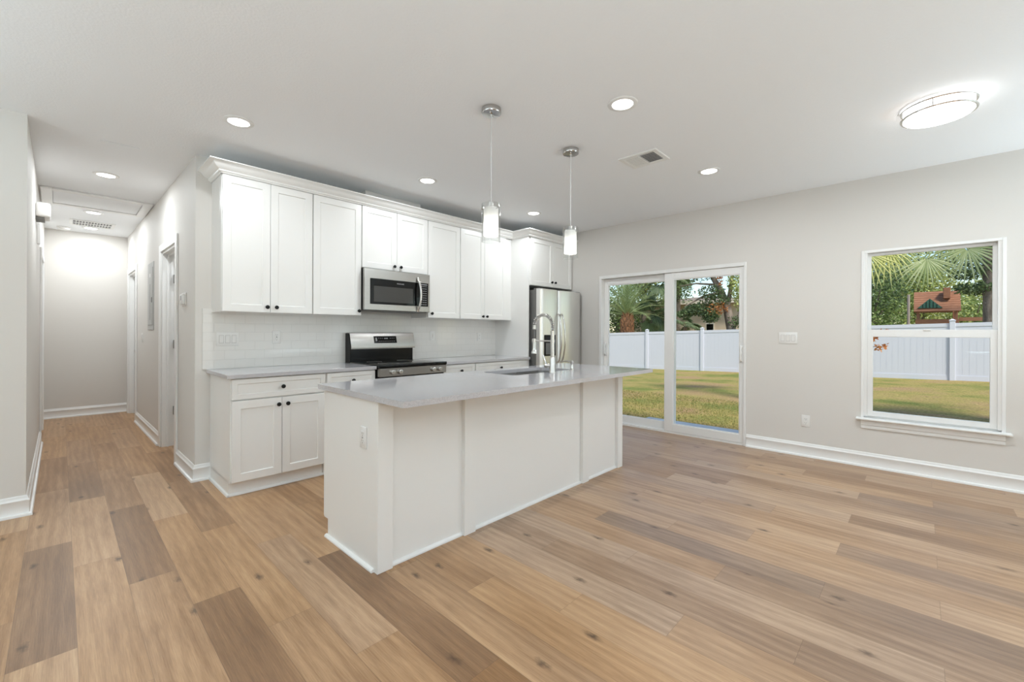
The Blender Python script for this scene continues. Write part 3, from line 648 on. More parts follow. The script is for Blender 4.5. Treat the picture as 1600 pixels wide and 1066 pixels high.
# ------------------------------------------------------------------ refrigerator
def fridge():
    x0, x1, yd, yb = 4.238, 5.138, 3.512, 4.25
    t = thing('refrigerator', 'stainless steel side-by-side refrigerator beside the tall white panel', 'refrigerator', ((x0 + x1) / 2, yb, 0))
    m = MB(); m.box(x0 + .004, x1 - .004, 3.615, yb, .02, 1.785, .004); c = m.build('cabinet', GREYCASE, t); c['label'] = 'dark grey side and case'
    m = MB(); m.box(x0 + .01, x1 - .01, 3.60, 3.62, .02, .10); m.build('base_grille', DARK, t)
    for hx in (x0 + .05, x1 - .05):
        m = MB(); m.box(hx - .04, hx + .04, 3.54, 3.66, 1.786, 1.806, .004); m.build('hinge_cover', GREYCASE, t)
    xs = 4.612
    def door(a, b, name):
        W = b - a; n = 14; ring0 = []; ring1 = []
        prof = []
        for i in range(n + 1):
            u = i / n; e = min(u, 1 - u)
            prof.append((a + W * u, yd + .016 * (2 * u - 1) ** 2 + (.016 * (1 - math.sqrt(max(0, 1 - (1 - e / .045) ** 2))) if e < .045 else 0)))
        out = prof + [(b, 3.604), (a, 3.604)]
        m = MB(); m.rings([[(x, y, .11) for x, y in out], [(x, y, 1.792) for x, y in out], [(x + (.004 if x < (a + b) / 2 else -.004) , y + .004, 1.797) for x, y in out]])
        return m.build(name, STEELV, t)
    dl = door(x0, xs - .003, 'freezer_door'); dr = door(xs + .003, x1, 'door')
    for hx, d in ((4.574, dl), (4.652, dr)):
        pts = [(hx, yd + .006, .835)]
        for i in range(21):
            u = i / 20; pts.append((hx, yd - .012 - .052 * math.sin(PI * u) ** .75, .838 + u * .632))
        pts.append((hx, yd + .006, 1.472))
        m = MB(); m.tube(pts, .0115, 12); h_ = m.build('handle', CHROME, d)
    m = MB(); m.box(4.300, 4.530, yd - .003, yd + .03, .925, 1.200, .004); s_ = m.build('dispenser', BENAMEL, dl); s_['label'] = 'black ice and water dispenser'
    m = MB(); m.box(4.322, 4.508, yd - .0045, yd - .0025, .945, 1.095, .001); m.build('dispenser_recess', GREYCASE, s_)
    m = MB(); m.box(4.345, 4.485, yd - .0045, yd - .0025, 1.125, 1.175, .001); m.build('dispenser_panel', BGLASS, s_)
fridge()

# ------------------------------------------------------------------ island
def island():
    x0, x1, y0, y1 = 1.116, 3.588, 2.000, 2.640
    t = thing('kitchen_island', 'white panelled kitchen island standing on the wood floor under the pendants', 'kitchen island', ((x0 + x1) / 2, 2.3, 0))
    m = MB(); m.box(x0 + .02, 2.25, y0 + .038, y1 - .001, .105, .8830); m.box(2.25, 3.15, y0 + .0385, y1 - .0015, .105, .62); m.box(3.15, x1 - .02, y0 + .038, y1 - .001, .105, .8830)
    m.box(2.25, 3.15, y0 + .0385, y0 + .06, .62, .8828); m.box(2.25, 3.15, y1 - .02, y1 - .0015, .62, .8828); m.build('carcass', CAB, t)
    for a, b in ((x0, x0 + .019), (x1 - .019, x1)):
        m = MB(); pr = [(y0 + .001, 0), (2.588, 0), (2.588, .108), (y1, .108), (y1, .8835), (y0 + .001, .8835)]
        m.rings([[(a, y, z) for y, z in pr], [(b, y, z) for y, z in pr]]); m.build('end_panel', CAB, t)
    for a, b in ((x0 + .019, 1.73), (1.73, 3.0), (3.0, x1 - .019)):
        m = MB(); m.box(a, b - .0004, y0 + .030, y0 + .038, .0, .8835); m.build('back_panel', CAB, t)
    for a, b in ((x0 + .0004, 1.204), (1.692, 1.782), (2.948, 3.036), (3.508, x1 - .0004)):
        m = MB(); m.box(a, b, y0, y0 + .0305, 0, .8835, .0012); m.build('batten', CAB, t)
    sh = lambda s_: [(0, 0), (-.016 * s_, 0), (-.016 * s_, .008), (-.011 * s_, .015), (0, .018)]
    for a, b in ((1.204, 1.692), (1.782, 2.948), (3.036, 3.508)):
        m = MB(); m.rings([[(a, y0 + .030 + d, z) for d, z in sh(1)], [(b, y0 + .030 + d, z) for d, z in sh(1)]]); m.build('shoe_moulding', TRIM, t)
    m = MB(); m.rings([[(x0 + d, y0 + .035, z) for d, z in sh(1)], [(x0 + d, 2.602, z) for d, z in sh(1)]]); m.build('shoe_moulding', TRIM, t)
    m = MB(); m.rings([[(x1 - d, y0 + .035, z) for d, z in sh(1)], [(x1 - d, 2.602, z) for d, z in sh(1)]]); m.build('shoe_moulding', TRIM, t)
    m = MB(); m.box(x0 + .02, x1 - .02, 2.575, 2.588, 0, .106); m.build('toe_kick', CAB, t)
    xs = [x0 + .004, 1.55, 2.25, 2.70, 3.15, x1 - .004]
    for i, (a, b) in enumerate(zip(xs, xs[1:])):
        f = shaker(a + .0015, b - .0015, .110, .874, y1 + .021, .0195, flip=-1).build('door', CAB, t)
        knob(b - .035 if i % 2 == 0 else a + .035, y1 + .0205, .82, f, 1)
island()

SX0, SX1, SY0, SY1 = 2.330, 3.070, 2.195, 2.560     # sink opening
def rrect(x0, x1, y0, y1, r, z, n=6):
    out = []
    for cx, cy, a0 in ((x1 - r, y0 + r, -90), (x1 - r, y1 - r, 0), (x0 + r, y1 - r, 90), (x0 + r, y0 + r, 180)):
        for i in range(n + 1):
            a = math.radians(a0 + 90 * i / n); out.append((cx + r * math.cos(a), cy + r * math.sin(a), z))
    return out
def island_top():
    m = MB(); bm = m.bm
    o = rrect(1.094, 3.640, 1.730, 2.698, .006, .914, 3); i = rrect(SX0, SX1, SY0, SY1, .05, .914)
    for z in (.914, .884):
        ed = []
        for loop in (o, i):
            vs = [bm.verts.new((p[0], p[1], z)) for p in loop]
            ed += [bm.edges.new((vs[k], vs[(k + 1) % len(vs)])) for k in range(len(vs))]
        bmesh.ops.triangle_fill(bm, use_beauty=True, edges=ed)
    m.rings([o, [(x, y, .884) for x, y, z in o]], True, False, False); m.rings([i, [(x, y, .884) for x, y, z in i]], True, False, False)
    bmesh.ops.remove_doubles(bm, verts=bm.verts, dist=1e-5)
    tag(m.build('countertop', QUARTZ, smooth=30), 'large grey quartz island countertop with the sink cut into it', 'countertop', 'grey quartz worktops')
island_top()
def sink():
    t = thing('kitchen_sink', 'stainless steel undermount double sink set in the island top', 'sink', ((SX0 + SX1) / 2, (SY0 + SY1) / 2, .884))
    m = MB(); a = rrect(SX0 - .02, SX1 + .02, SY0 - .02, SY1 + .02, .06, .8832); b = rrect(SX0 + .004, SX1 - .004, SY0 + .004, SY1 - .004, .05, .8832)
    m.rings([a, b], True, False, False); m.build('rim', STEEL, t)
    xm = (SX0 + SX1) / 2
    for x0, x1 in ((SX0 + .004, xm - .012), (xm + .012, SX1 - .004)):
        m = MB(); y0, y1 = SY0 + .004, SY1 - .004
        m.rings([rrect(x0, x1, y0, y1, .05, .883), rrect(x0 + .004, x1 - .004, y0 + .004, y1 - .004, .05, .72), rrect(x0 + .03, x1 - .03, y0 + .03, y1 - .03, .05, .685), rrect(x0 + .14, x1 - .14, y0 + .14, y1 - .14, .03, .680)], True, False, True)
        o = m.build('bowl', SINKM, t)
        d = MB(); d.lathe([(.044, .682), (.044, .686), (.036, .686), (.02, .683)], ((x0 + x1) / 2, (y0 + y1) / 2, 0), seg=24); d.build('drain', CHROME, o)
    m = MB(); m.box(xm - .012, xm + .012, SY0 + .004, SY1 - .004, .85, .872, .004); m.build('divider', STEEL, t)
sink()
def faucet():
    x, y = 2.700, 2.125; z0 = .9142
    t = thing('kitchen_faucet', 'tall brushed nickel faucet with a coiled spring neck, behind the sink', 'faucet', (x, y, z0))
    m = MB(); m.lathe([(.027, z0), (.027, z0 + .006), (.023, z0 + .012), (.0225, z0 + .115), (.019, z0 + .122), (.0165, z0 + .125)], (x, y, 0), seg=24); m.build('base', CHROME, t)
    m = MB(); m.lathe([(.0155, z0 + .12), (.0155, 1.236), (.017, 1.236), (.017, 1.248), (.011, 1.25)], (x, y, 0), seg=20); b = m.build('column', CHROME, t)
    # arch
    ye = 2.316; rc = (ye - y) / 2; zc = 1.284
    path = [Vector((x, y, 1.24 + (zc - 1.24) * i / 4)) for i in range(4)] + [Vector((x, y + rc - rc * math.cos(PI * i / 28), zc + rc * math.sin(PI * i / 28))) for i in range(29)] + [Vector((x, ye, zc - .012 * i)) for i in (1, 2)]
    m = MB(); m.tube(path + [Vector((x, ye, zc - .06)), Vector((x, ye, 1.178))], .0065, 10); m.build('hose', GREYCASE, t)
    # coil around the arch
    L_ = [0]
    for a, b_ in zip(path, path[1:]): L_.append(L_[-1] + (b_ - a).length)
    tot = L_[-1]; turns = int(tot / .0145); pts = []
    for k in range(turns * 10 + 1):
        s_ = tot * k / (turns * 10); i = max(j for j in range(len(L_)) if L_[j] <= s_ + 1e-9); i = min(i, len(path) - 2)
        f = (s_ - L_[i]) / (L_[i + 1] - L_[i]); p = path[i].lerp(path[i + 1], f); d = (path[i + 1] - path[i]).normalized()
        n1 = Vector((1, 0, 0)); n2 = d.cross(n1).normalized(); a = 2 * PI * k / 10
        pts.append(p + (n1 * math.cos(a) + n2 * math.sin(a)) * .0132)
    m = MB(); m.tube(pts, .0030, 6); m.build('spring', CHROME, t)
    m = MB(); m.lathe([(.010, 1.296), (.0145, 1.293), (.0145, 1.262), (.010, 1.258)], (x, ye, 0), seg=16); m.build('spring_cap', CHROME, t)
    m = MB(); m.lathe([(.010, 1.186), (.015, 1.180), (.0155, 1.10), (.019, 1.086), (.0245, 1.076), (.0245, 1.060), (.018, 1.056)], (x, ye, 0), seg=20); m.build('spray_head', CHROME, t)
    m = MB(); m.tube([(x, y, 1.166), (x, ye - .012, 1.166)], .0065, 10); m.lathe([(.0195, -.012), (.0195, .012)], (x, ye, 1.166), seg=20); m.lathe([(.019, -.010), (.019, .010)], (x, y, 1.166), seg=20); m.build('support_arm', CHROME, t)
    m = MB(); m.cyl((x, y + .01, .966), (x - .006, y + .064, .968), .0175, .0175, 18); m.tube([(x - .005, y + .055, .972), (x - .008, y + .072, 1.01), (x - .012, y + .088, 1.052)], [.007, .0055, .0048], 10); m.build('lever_handle', CHROME, t)
faucet()
def soap():
    x, y = 2.988, 2.142; z0 = .9142
    t = thing('soap_dispenser', 'short brushed nickel soap pump at the right end of the sink', 'soap dispenser', (x, y, z0))
    m = MB(); m.lathe([(.020, z0), (.020, z0 + .005), (.0135, z0 + .009), (.0135, z0 + .030), (.011, z0 + .034), (.011, z0 + .062), (.013, z0 + .066), (.013, z0 + .082), (.009, z0 + .086)], (x, y, 0), seg=20); m.build('body', CHROME, t)
    m = MB(); m.tube([(x, y, z0 + .074), (x - .01, y + .045, z0 + .078), (x - .018, y + .080, z0 + .076), (x - .020, y + .088, z0 + .066)], .0055, 10); m.build('spout', CHROME, t)
soap()

# ------------------------------------------------------------------ outlets, switches
def plate(name, label, cat, tf, gangs, kinds, group=None):
    """wall plate in local frame: x across, y up, z out of the wall; origin at its centre"""
    loc = tf @ Vector((0, 0, 0)); t = thing(name, label, cat, loc, group)
    wd = .0715 + .046 * (gangs - 1); m = MB()
    m.box(-wd / 2, wd / 2, -.0575, .0575, 0.0003, .0062, .0028, 2); m.build('cover_plate', PLASTIC, t, tf)
    for i, k in enumerate(kinds):
        cx = (i - (gangs - 1) / 2) * .046
        if k == 'S':
            r = MB(); r.box(cx - .0175, cx + .0175, -.034, .034, .005, .0072); r.build('switch_surround', GAP, t, tf)
            r = MB(); r.rings([[(cx - .0155, -.031, .006), (cx + .0155, -.031, .006), (cx + .0155, .031, .006), (cx - .0155, .031, .006)], [(cx - .015, -.0305, .0082), (cx + .015, -.0305, .0082), (cx + .015, .0305, .0118), (cx - .015, .0305, .0118)]]); r.build('rocker', PLASTIC, t, tf)
        else:
            r = MB(); r.box(cx - .0175, cx + .0175, -.034, .034, .005, .0076, .001); f = r.build('receptacle', PLASTIC, t, tf)
            for zy in (-.019, .019):
                sl = MB(); sl.box(cx - .0075, cx - .0055, zy - .001, zy + .008, .0072, .0079); sl.box(cx + .0055, cx + .0075, zy - .001, zy + .007, .0072, .0079); sl.lathe([(.0026, .0072), (.0026, .0079)], (cx, zy - .0075, 0), seg=10); sl.build('contact_slots', GREYCASE, f, tf)
            if k == 'G':
                sl = MB(); sl.box(cx - .006, cx + .006, -.004, -.001, .0072, .0082); sl.box(cx - .006, cx + .006, .001, .004, .0072, .0082)
                sl.build('test_buttons', GREYCASE, f, tf)
    for i in range(gangs):
        cx = (i - (gangs - 1) / 2) * .046
        for zy in (-.048, .048):
            sc = MB(); sc.lathe([(.0028, .006), (.0024, .0070)], (cx, zy, 0), seg=10); sc.build('screw', PLASTIC, t, tf)
    return t
def fr(xa, up_, out, o): return Matrix(((xa[0], up_[0], out[0], o[0]), (xa[1], up_[1], out[1], o[1]), (xa[2], up_[2], out[2], o[2]), (0, 0, 0, 1)))
Z3 = (0, 0, 1)
TBK = lambda x, z: fr((1, 0, 0), Z3, (0, -1, 0), (x, YB - .010, z))
TRT = lambda y, z: fr((0, -1, 0), Z3, (-1, 0, 0), (XR, y, z))
plate('light_switch', 'white triple switch plate on the tiled backsplash at the far left', 'switch', TBK(.990, 1.166), 3, 'SSS')
plate('wall_outlet', 'white outlet on the tiled backsplash between the triple switch and the range', 'outlet', TBK(1.376, 1.180), 1, 'G')
plate('wall_outlet', 'white outlet on the tiled backsplash just right of the range', 'outlet', TBK(3.121, 1.184), 1, 'G')
plate('wall_outlet', 'white outlet on the tiled backsplash close to the refrigerator panel', 'outlet', TBK(3.885, 1.168), 1, 'O')
plate('wall_outlet', 'white outlet on the end of the kitchen island', 'outlet', fr((0, -1, 0), Z3, (-1, 0, 0), (1.116, 2.148, .675)), 1, 'G')
plate('light_switch', 'white triple switch plate on the right wall between sliding door and window', 'switch', TRT(.994, 1.187), 3, 'SSS')
plate('wall_outlet', 'white outlet low on the right wall left of the window', 'outlet', TRT(.838, .356), 1, 'O')
plate('light_switch', 'small white switch plate in the hall beside the grey electrical panel', 'switch', HTF @ fr((0, -1, 0), Z3, (1, 0, 0), (0, 2.86, 1.145)), 1, 'S')

# ------------------------------------------------------------------ hall fittings
def elec_panel():
    t = thing('electrical_panel', 'tall grey metal breaker panel set in the right wall of the hall', 'electrical panel', tuple(hp(0, 2.21, 1.24)))
    m = MB(); m.box(.0005, .006, 2.005, 2.420, 1.240, 2.030, .002); m.build('trim_frame', PANELG, t, HTF)
    m = MB(); m.box(.005, .011, 2.060, 2.365, 1.300, 1.97, .002); d = m.build('door', PANELG, t, HTF)
    m = MB(); m.box(.010, .0145, 2.075, 2.098, 1.56, 1.62, .001); m.build('latch', BENAMEL, d, HTF)
    m = MB(); m.box(.0108, .0116, 2.20, 2.225, 1.36, 1.78); m.build('label_strip', GREYCASE, d, HTF)
    m = MB(); m.box(.0108, .0116, 2.19, 2.24, 1.86, 1.90); m.build('sticker', PLASTIC, d, HTF)
elec_panel()
def thermostat():
    t = thing('thermostat', 'white thermostat on the hall wall just before the open doorway', 'thermostat', tuple(hp(0, .42, 1.515)))
    m = MB(); m.box(.0004, .007, .315, .470, 1.457, 1.572, .003); m.build('back_plate', PLASTIC, t, HTF)
    m = MB(); m.box(.006, .028, .335, .450, 1.468, 1.560, .006, 2); b = m.build('body', PLASTIC, t, HTF)
    m = MB(); m.box(.0275, .0288, .365, .420, 1.505, 1.545, .0005); m.build('screen', MARK, b, HTF).hide_render = False
thermostat()
def chime():
    t = thing('door_chime', 'white rounded door chime box high on the left wall of the hall', 'door chime', (XL, 5.80, 2.25))
    m = MB(); m.box(XL + .0005, XL + .092, 5.68, 5.92, 2.250, 2.378, .018, 3); m.build('cover', PLASTIC, t)
    m = MB(); m.box(XL + .0005, XL + .055, 5.70, 5.90, 2.232, 2.252); m.build('base', GREYCASE, t)
chime()
m = MB(); m.box(XL + .0005, XL + .022, 6.10, 6.14, 2.06, 2.245, .004, 2); tag(m.build('cable_raceway', PLASTIC), 'short white vertical raceway strip just beyond the door chime box', 'cable cover')
def cz(y): return H if y < 4.36 else H + (HE - H) * (y - 4.36) / (9.1 - 4.36)
def hatch():
    y0, y1 = 6.29, 7.05; z = cz(6.29)
    tilt = Matrix.Translation((0, y0, z - .0005)) @ Matrix.Rotation(math.atan((HE - H) / 4.74), 4, 'X')
    t = thing('attic_hatch', 'white framed attic access hatch in the hall ceiling', 'attic hatch', (.3, 6.6, z))
    a, b, W = XL + .012, .722, .082; L_ = y1 - y0
    m = MB(); m.box(a, a + W, 0, L_, -.018, 0, .003); m.box(b - W, b, 0, L_, -.018, 0, .003); m.box(a + W, b - W, 0, W, -.0178, 0, .003); m.box(a + W, b - W, L_ - W, L_, -.0178, 0, .003); m.build('frame', TRIM, t, tilt)
    m = MB(); m.box(a + W + .006, b - W - .006, W + .006, L_ - W - .006, -.008, -.001); m.build('panel', CEIL, t, tilt)
hatch()
def return_vent():
    y0, y1, x0, x1 = 7.86, 8.17, .110, .475; z = cz(8.0)
    t = thing('ceiling_vent', 'white ceiling vent with dark slots at the far end of the hall', 'vent', (.29, 8.0, z))
    m = MB(); e = .035
    for a in ((x0 - e, x1 + e, y0 - e, y0), (x0 - e, x1 + e, y1, y1 + e), (x0 - e, x0, y0, y1), (x1, x1 + e, y0, y1)): m.box(a[0], a[1], a[2], a[3], z - .010, z + .002, .002)
    m.build('frame', TRIM, t)
    m = MB(); m.box(x0 - .002, x1 + .002, y0 - .002, y1 + .002, z - .0015, z + .001); m.build('duct', VENTD, t)
    m = MB()
    for i in range(1, 13): xx = x0 + (x1 - x0) * i / 13; m.box(xx - .004, xx + .004, y0, y1, z - .0095, z - .003)
    m.box(x0, x1, (y0 + y1) / 2 - .014, (y0 + y1) / 2 + .014, z - .0096, z - .003); m.build('grille', TRIM, t)
return_vent()
def smoke():
    x, y = .03, 8.52; z = cz(y)
    t = thing('smoke_detector', 'round white smoke detector on the ceiling by the end wall of the hall', 'smoke detector', (x, y, z))
    m = MB(); m.lathe([(.070, z), (.070, z - .010), (.062, z - .014)], (x, y, 0), (0, 0, 1), 32); m.build('base', PLASTIC, t)
    m = MB(); m.lathe([(.062, z - .013), (.060, z - .030), (.048, z - .040), (.02, z - .043)], (x, y, 0), (0, 0, 1), 32); m.build('cover', PLASTIC, t)
smoke()
m = MB(); zz = cz(4.52); m.box(.20, .43, 4.49, 4.56, zz - .005, zz - .0003, .002); tag(m.build('blank_cover', CEIL), 'small flat blank cover plate on the ceiling where the hall begins', 'cover plate')

# ------------------------------------------------------------------ ceiling fixtures
def can(x, y, label, group, power=None):
    z = cz(y)
    t = thing('recessed_light', label, 'recessed light', (x, y, z), group)
    m = MB(); m.lathe([(.092, -.0002), (.092, -.003), (.086, -.0065), (.066, -.0075), (.064, -.0045), (.064, -.0002)], (x, y, z), seg=40, cap0=False, cap1=False); m.build('trim_ring', TRIM, t)
    m = MB(); m.lathe([(.0645, -.0045), (.001, -.0047)], (x, y, z), seg=32); m.build('lens', LENS, t)
    l = bpy.data.lights.new('lamp', 'AREA'); l.shape = 'DISK'; l.size = .12; l.energy = DOWN_W if power is None else power; l.color = WARM
    o = bpy.data.objects.new('lamp', l); COL.objects.link(o); o.parent = t; o.location = (0, 0, -.009)
    return t
KG = 'recessed lights in the kitchen ceiling'
c0 = can(.844, 3.413, 'round recessed light in front of the left end of the upper cabinets', KG)
dup(c0, (2.414 - .844, .008, 0), 'round recessed light in front of the cabinet over the microwave')
dup(c0, (3.960 - .844, .001, 0), 'round recessed light between the two pendants, nearest the refrigerator')
dup(c0, (2.440 - .844, 1.369 - 3.413, 0), 'largest recessed light, just up and left of the square ceiling vent')
dup(c0, (3.983 - .844, 1.375 - 3.413, 0), 'recessed light to the right of the square ceiling vent')
HG = 'recessed lights in the hall ceiling'
can(.289, 5.459, 'recessed hall light nearest the kitchen, before the attic hatch', HG, HALL_W)
can(.273, 7.250, 'middle recessed hall light between the attic hatch and the slotted vent', HG, HALL_W)
can(.290, 8.34, 'farthest recessed hall light, just beyond the slotted vent', HG, HALL_W * .85)
can(1.30, 5.25, 'recessed light in the bedroom beyond the open hall doorway', 'recessed lights in the bedroom', HALL_W)
LG = 'recessed lights added out of view behind the camera'  # unseen fixtures, added only to light the room from behind
c1 = can(-1.6, 2.6, 'added unseen recessed light in the living area left of the camera', LG, LIVING_FILL_W)
for dx, dy, lb in ((0, -2.6, 'added unseen recessed light above the living area, left row middle'), (0, -5.0, 'added unseen recessed light above the living area, left row by the front wall'), (2.4, -3.4, 'added unseen recessed light behind the camera in the centre'), (2.4, -5.4, 'added unseen recessed light by the front window'), (4.9, -5.0, 'added unseen recessed light in the front right corner')):
    dup(c1, (dx, dy, 0), lb)

def flush(x, y, label, group):
    t = thing('flush_mount_light', label, 'ceiling light', (x, y, H), group)
    m = MB(); m.lathe([(.150, -.0005), (.150, -.022), (.12, -.026)], (x, y, H), seg=48); m.build('base_pan', TRIM, t)
    m = MB(); m.lathe([(.163, -.018), (.163, -.070), (.158, -.078), (.120, -.083), (.01, -.086)], (x, y, H), seg=56); m.build('diffuser', DRUM, t)
    for z in (-.018, -.066):
        m = MB(); m.lathe([(.165, z - .005), (.176, z - .005), (.179, z), (.176, z + .005), (.165, z + .005), (.165, z - .005)], (x, y, H), seg=56, cap0=False, cap1=False); m.build('metal_ring', CHROME, t)
    for k in range(3):
        a = .9 + 2 * PI * k / 3; px, py = x + .170 * math.cos(a), y + .170 * math.sin(a)
        m = MB(); m.cyl((px, py, H - .066), (px, py, H - .018), .0035, seg=8); m.build('spacer', CHROME, t)
    l = bpy.data.lights.new('lamp', 'AREA'); l.shape = 'DISK'; l.size = .30; l.energy = FLUSH_W; l.color = WARM
    o = bpy.data.objects.new('lamp', l); COL.objects.link(o); o.parent = t; o.location = (0, 0, -.090)
    return t
FGR = 'round flush ceiling lights'
f0 = flush(3.80, -.070, 'round glowing flush ceiling light with double metal ring above the window side', FGR)
dup(f0, (-3.0, -2.2, 0), 'added unseen round flush ceiling light behind the camera')  # second fixture added out of view for more light on the room
def ceiling_vent():
    x0, x1, y0, y1 = 3.235, 3.435, 1.545, 1.800
    t = thing('ceiling_vent', 'white louvred ceiling vent right of the pendants', 'vent', ((x0 + x1) / 2, (y0 + y1) / 2, H))
    m = MB(); e = .036
    for a in ((x0 - e, x1 + e, y0 - e, y0), (x0 - e, x1 + e, y1, y1 + e), (x0 - e, x0, y0, y1), (x1, x1 + e, y0, y1)): m.box(a[0], a[1], a[2], a[3], H - .010, H + .002, .002)
    m.build('frame', TRIM, t)
    m = MB(); m.box(x0 - .002, x1 + .002, y0 - .002, y1 + .002, H - .0012, H + .001); m.build('duct', VENTD, t)
    m = MB(); ym = (y0 + y1) / 2
    for half, sg in (((y0, ym - .006), -1), ((ym + .006, y1), 1)):
        n = 7
        for i in range(n):
            xx = x0 + (x1 - x0) * (i + .5) / n
            pr = [(xx - .0155, H - .0030), (xx + .0125, H - .0135), (xx + .0145, H - .0125), (xx - .0135, H - .0020)]
            if sg < 0: pr = [(xx - (a - xx), z) for a, z in pr]
            else: pr = [(xx - .0095, H - .0075), (xx + .0095, H - .0095), (xx + .0095, H - .0083), (xx - .0095, H - .0063)]
            m.rings([[(a, half[0], z) for a, z in pr], [(a, half[1], z) for a, z in pr]])
    m.box(x0, x1, ym - .006, ym + .006, H - .0135, H - .002); m.build('louvres', TRIM, t)
ceiling_vent()
def pendant(x, y, label):
    t = thing('pendant_light', label, 'pendant light', (x, y, H), 'glass pendant lights over the island')
    m = MB(); m.lathe([(.0625, -.0003), (.0635, -.004), (.0635, -.030), (.060, -.035), (.03, -.037)], (x, y, H), seg=40); c = m.build('canopy', CANOPYM, t); c['label'] = 'polished metal ceiling canopy'
    s_ = MB()
    for a in (.6, .6 + PI): s_.lathe([(.005, -.036), (.004, -.041)], (x + .035 * math.cos(a), y + .035 * math.sin(a), H), seg=10)
    s_.lathe([(.008, -.036), (.006, -.050)], (x, y, H), seg=12); s_.build('cord_grip', CHROME, c)
    m = MB(); m.cyl((x, y, 2.055), (x, y, H - .036), .0028, seg=10); m.build('cord', CORD, t)
    m = MB(); m.lathe([(.016, 2.075), (.016, 2.02), (.020, 2.018), (.020, 1.985), (.014, 1.98)], (x, y, 0), seg=20); m.build('socket', CHROME, t)
    m = MB(); ro, ri = .0605, .0565
    m.lathe([(ro, 1.820), (ro, 2.066), (ri, 2.066), (ri, 1.820), (ro, 1.820)], (x, y, 0), seg=44, cap0=False, cap1=False); g = m.build('outer_shade', SHADEG, t); g['label'] = 'clear glass outer cylinder'
    m = MB(); m.lathe([(.0445, 1.858), (.0475, 1.862), (.0475, 2.034), (.044, 2.040), (.012, 2.041)], (x, y, 0), seg=40, cap0=False, cap1=False); g = m.build('inner_shade', OPAL, t); g['label'] = 'frosted white inner cylinder'
    m = MB()
    for k in range(3):
        a = .5 + 2 * PI * k / 3; m.cyl((x + .046 * math.cos(a), y + .046 * math.sin(a), 2.028), (x + .066 * math.cos(a), y + .066 * math.sin(a), 2.028), .003, seg=8)
    m.build('shade_pins', CHROME, t)
    m = MB(); m.lathe([(.010, 1.985), (.014, 1.965), (.020, 1.940), (.021, 1.925), (.015, 1.908), (.004, 1.902)], (x, y, 0), seg=20); m.build('bulb', BULB, t)
    l = bpy.data.lights.new('lamp', 'POINT'); l.energy = 1.0; l.shadow_soft_size = .02; l.color = (1, .96, .90)
    o = bpy.data.objects.new('lamp', l); COL.objects.link(o); o.parent = t; o.location = (0, 0, 1.895 - H)
    return t
p0 = pendant(1.918, 2.018, 'left glass cylinder pendant hanging over the island')
dup(p0, (2.779 - 1.918, -.006, 0), 'right glass cylinder pendant hanging over the island, nearer the refrigerator')

# ------------------------------------------------------------------ garden
FP = [(19.45, 10.4), (18.90, -2.6)]
def gz(x, y):
    fz = -.20 - .030 * (y + 1.0)                     # ground level along the fence
    u = max(0, min(1, (x - 7) / 11.5)); u = u * u * (3 - 2 * u)
    return -.14 + (fz + .14) * u
def lawn():
    nx, ny = 60, 70; V = []; F = []
    for i in range(nx + 1):
        for j in range(ny + 1):
            x = XR + .19 + 45 * (i / nx) ** 1.6; y = -16 + 50 * j / ny
            V.append((x, y, gz(x, y)))
    for i in range(nx):
        for j in range(ny):
            a = i * (ny + 1) + j; F.append((a, a + ny + 1, a + ny + 2, a + 1))
    me = bpy.data.meshes.new('lawn'); me.from_pydata(V, [], F); me.materials.append(LAWNM)
    me.polygons.foreach_set('use_smooth', [True] * len(F))
    o = bpy.data.objects.new('lawn', me); COL.objects.link(o); struct(o)
    V = []; F = []
    for k in range(26000):
        x = 6.27 + 3.2 * R.random() ** 1.2; y = R.uniform(-2.5, 7.0)
        hh = R.uniform(.012, .032); a = R.uniform(0, 2 * PI); ww = R.uniform(.004, .009) * (1 + x / 14); dx, dy = R.uniform(-.03, .03), R.uniform(-.03, .03)
        z = gz(x, y); n = len(V)
        V += [(x - ww * math.cos(a), y - ww * math.sin(a), z - .01), (x + ww * math.cos(a), y + ww * math.sin(a), z - .01), (x + dx, y + dy, z + hh)]; F.append((n, n + 1, n + 2))
    me = bpy.data.meshes.new('grass'); me.from_pydata(V, [], F); me.materials.append(GRASSB)
    o = bpy.data.objects.new('grass', me); COL.objects.link(o)
    tag(o, 'short patchy green and straw-coloured grass blades covering the back lawn', 'grass', kind='stuff')
lawn()
m = MB(); m.box(XR + .2, 6.22, 1.05, 3.02, -.35, -.055, .008); struct(m.build('floor_stoop', CONC))

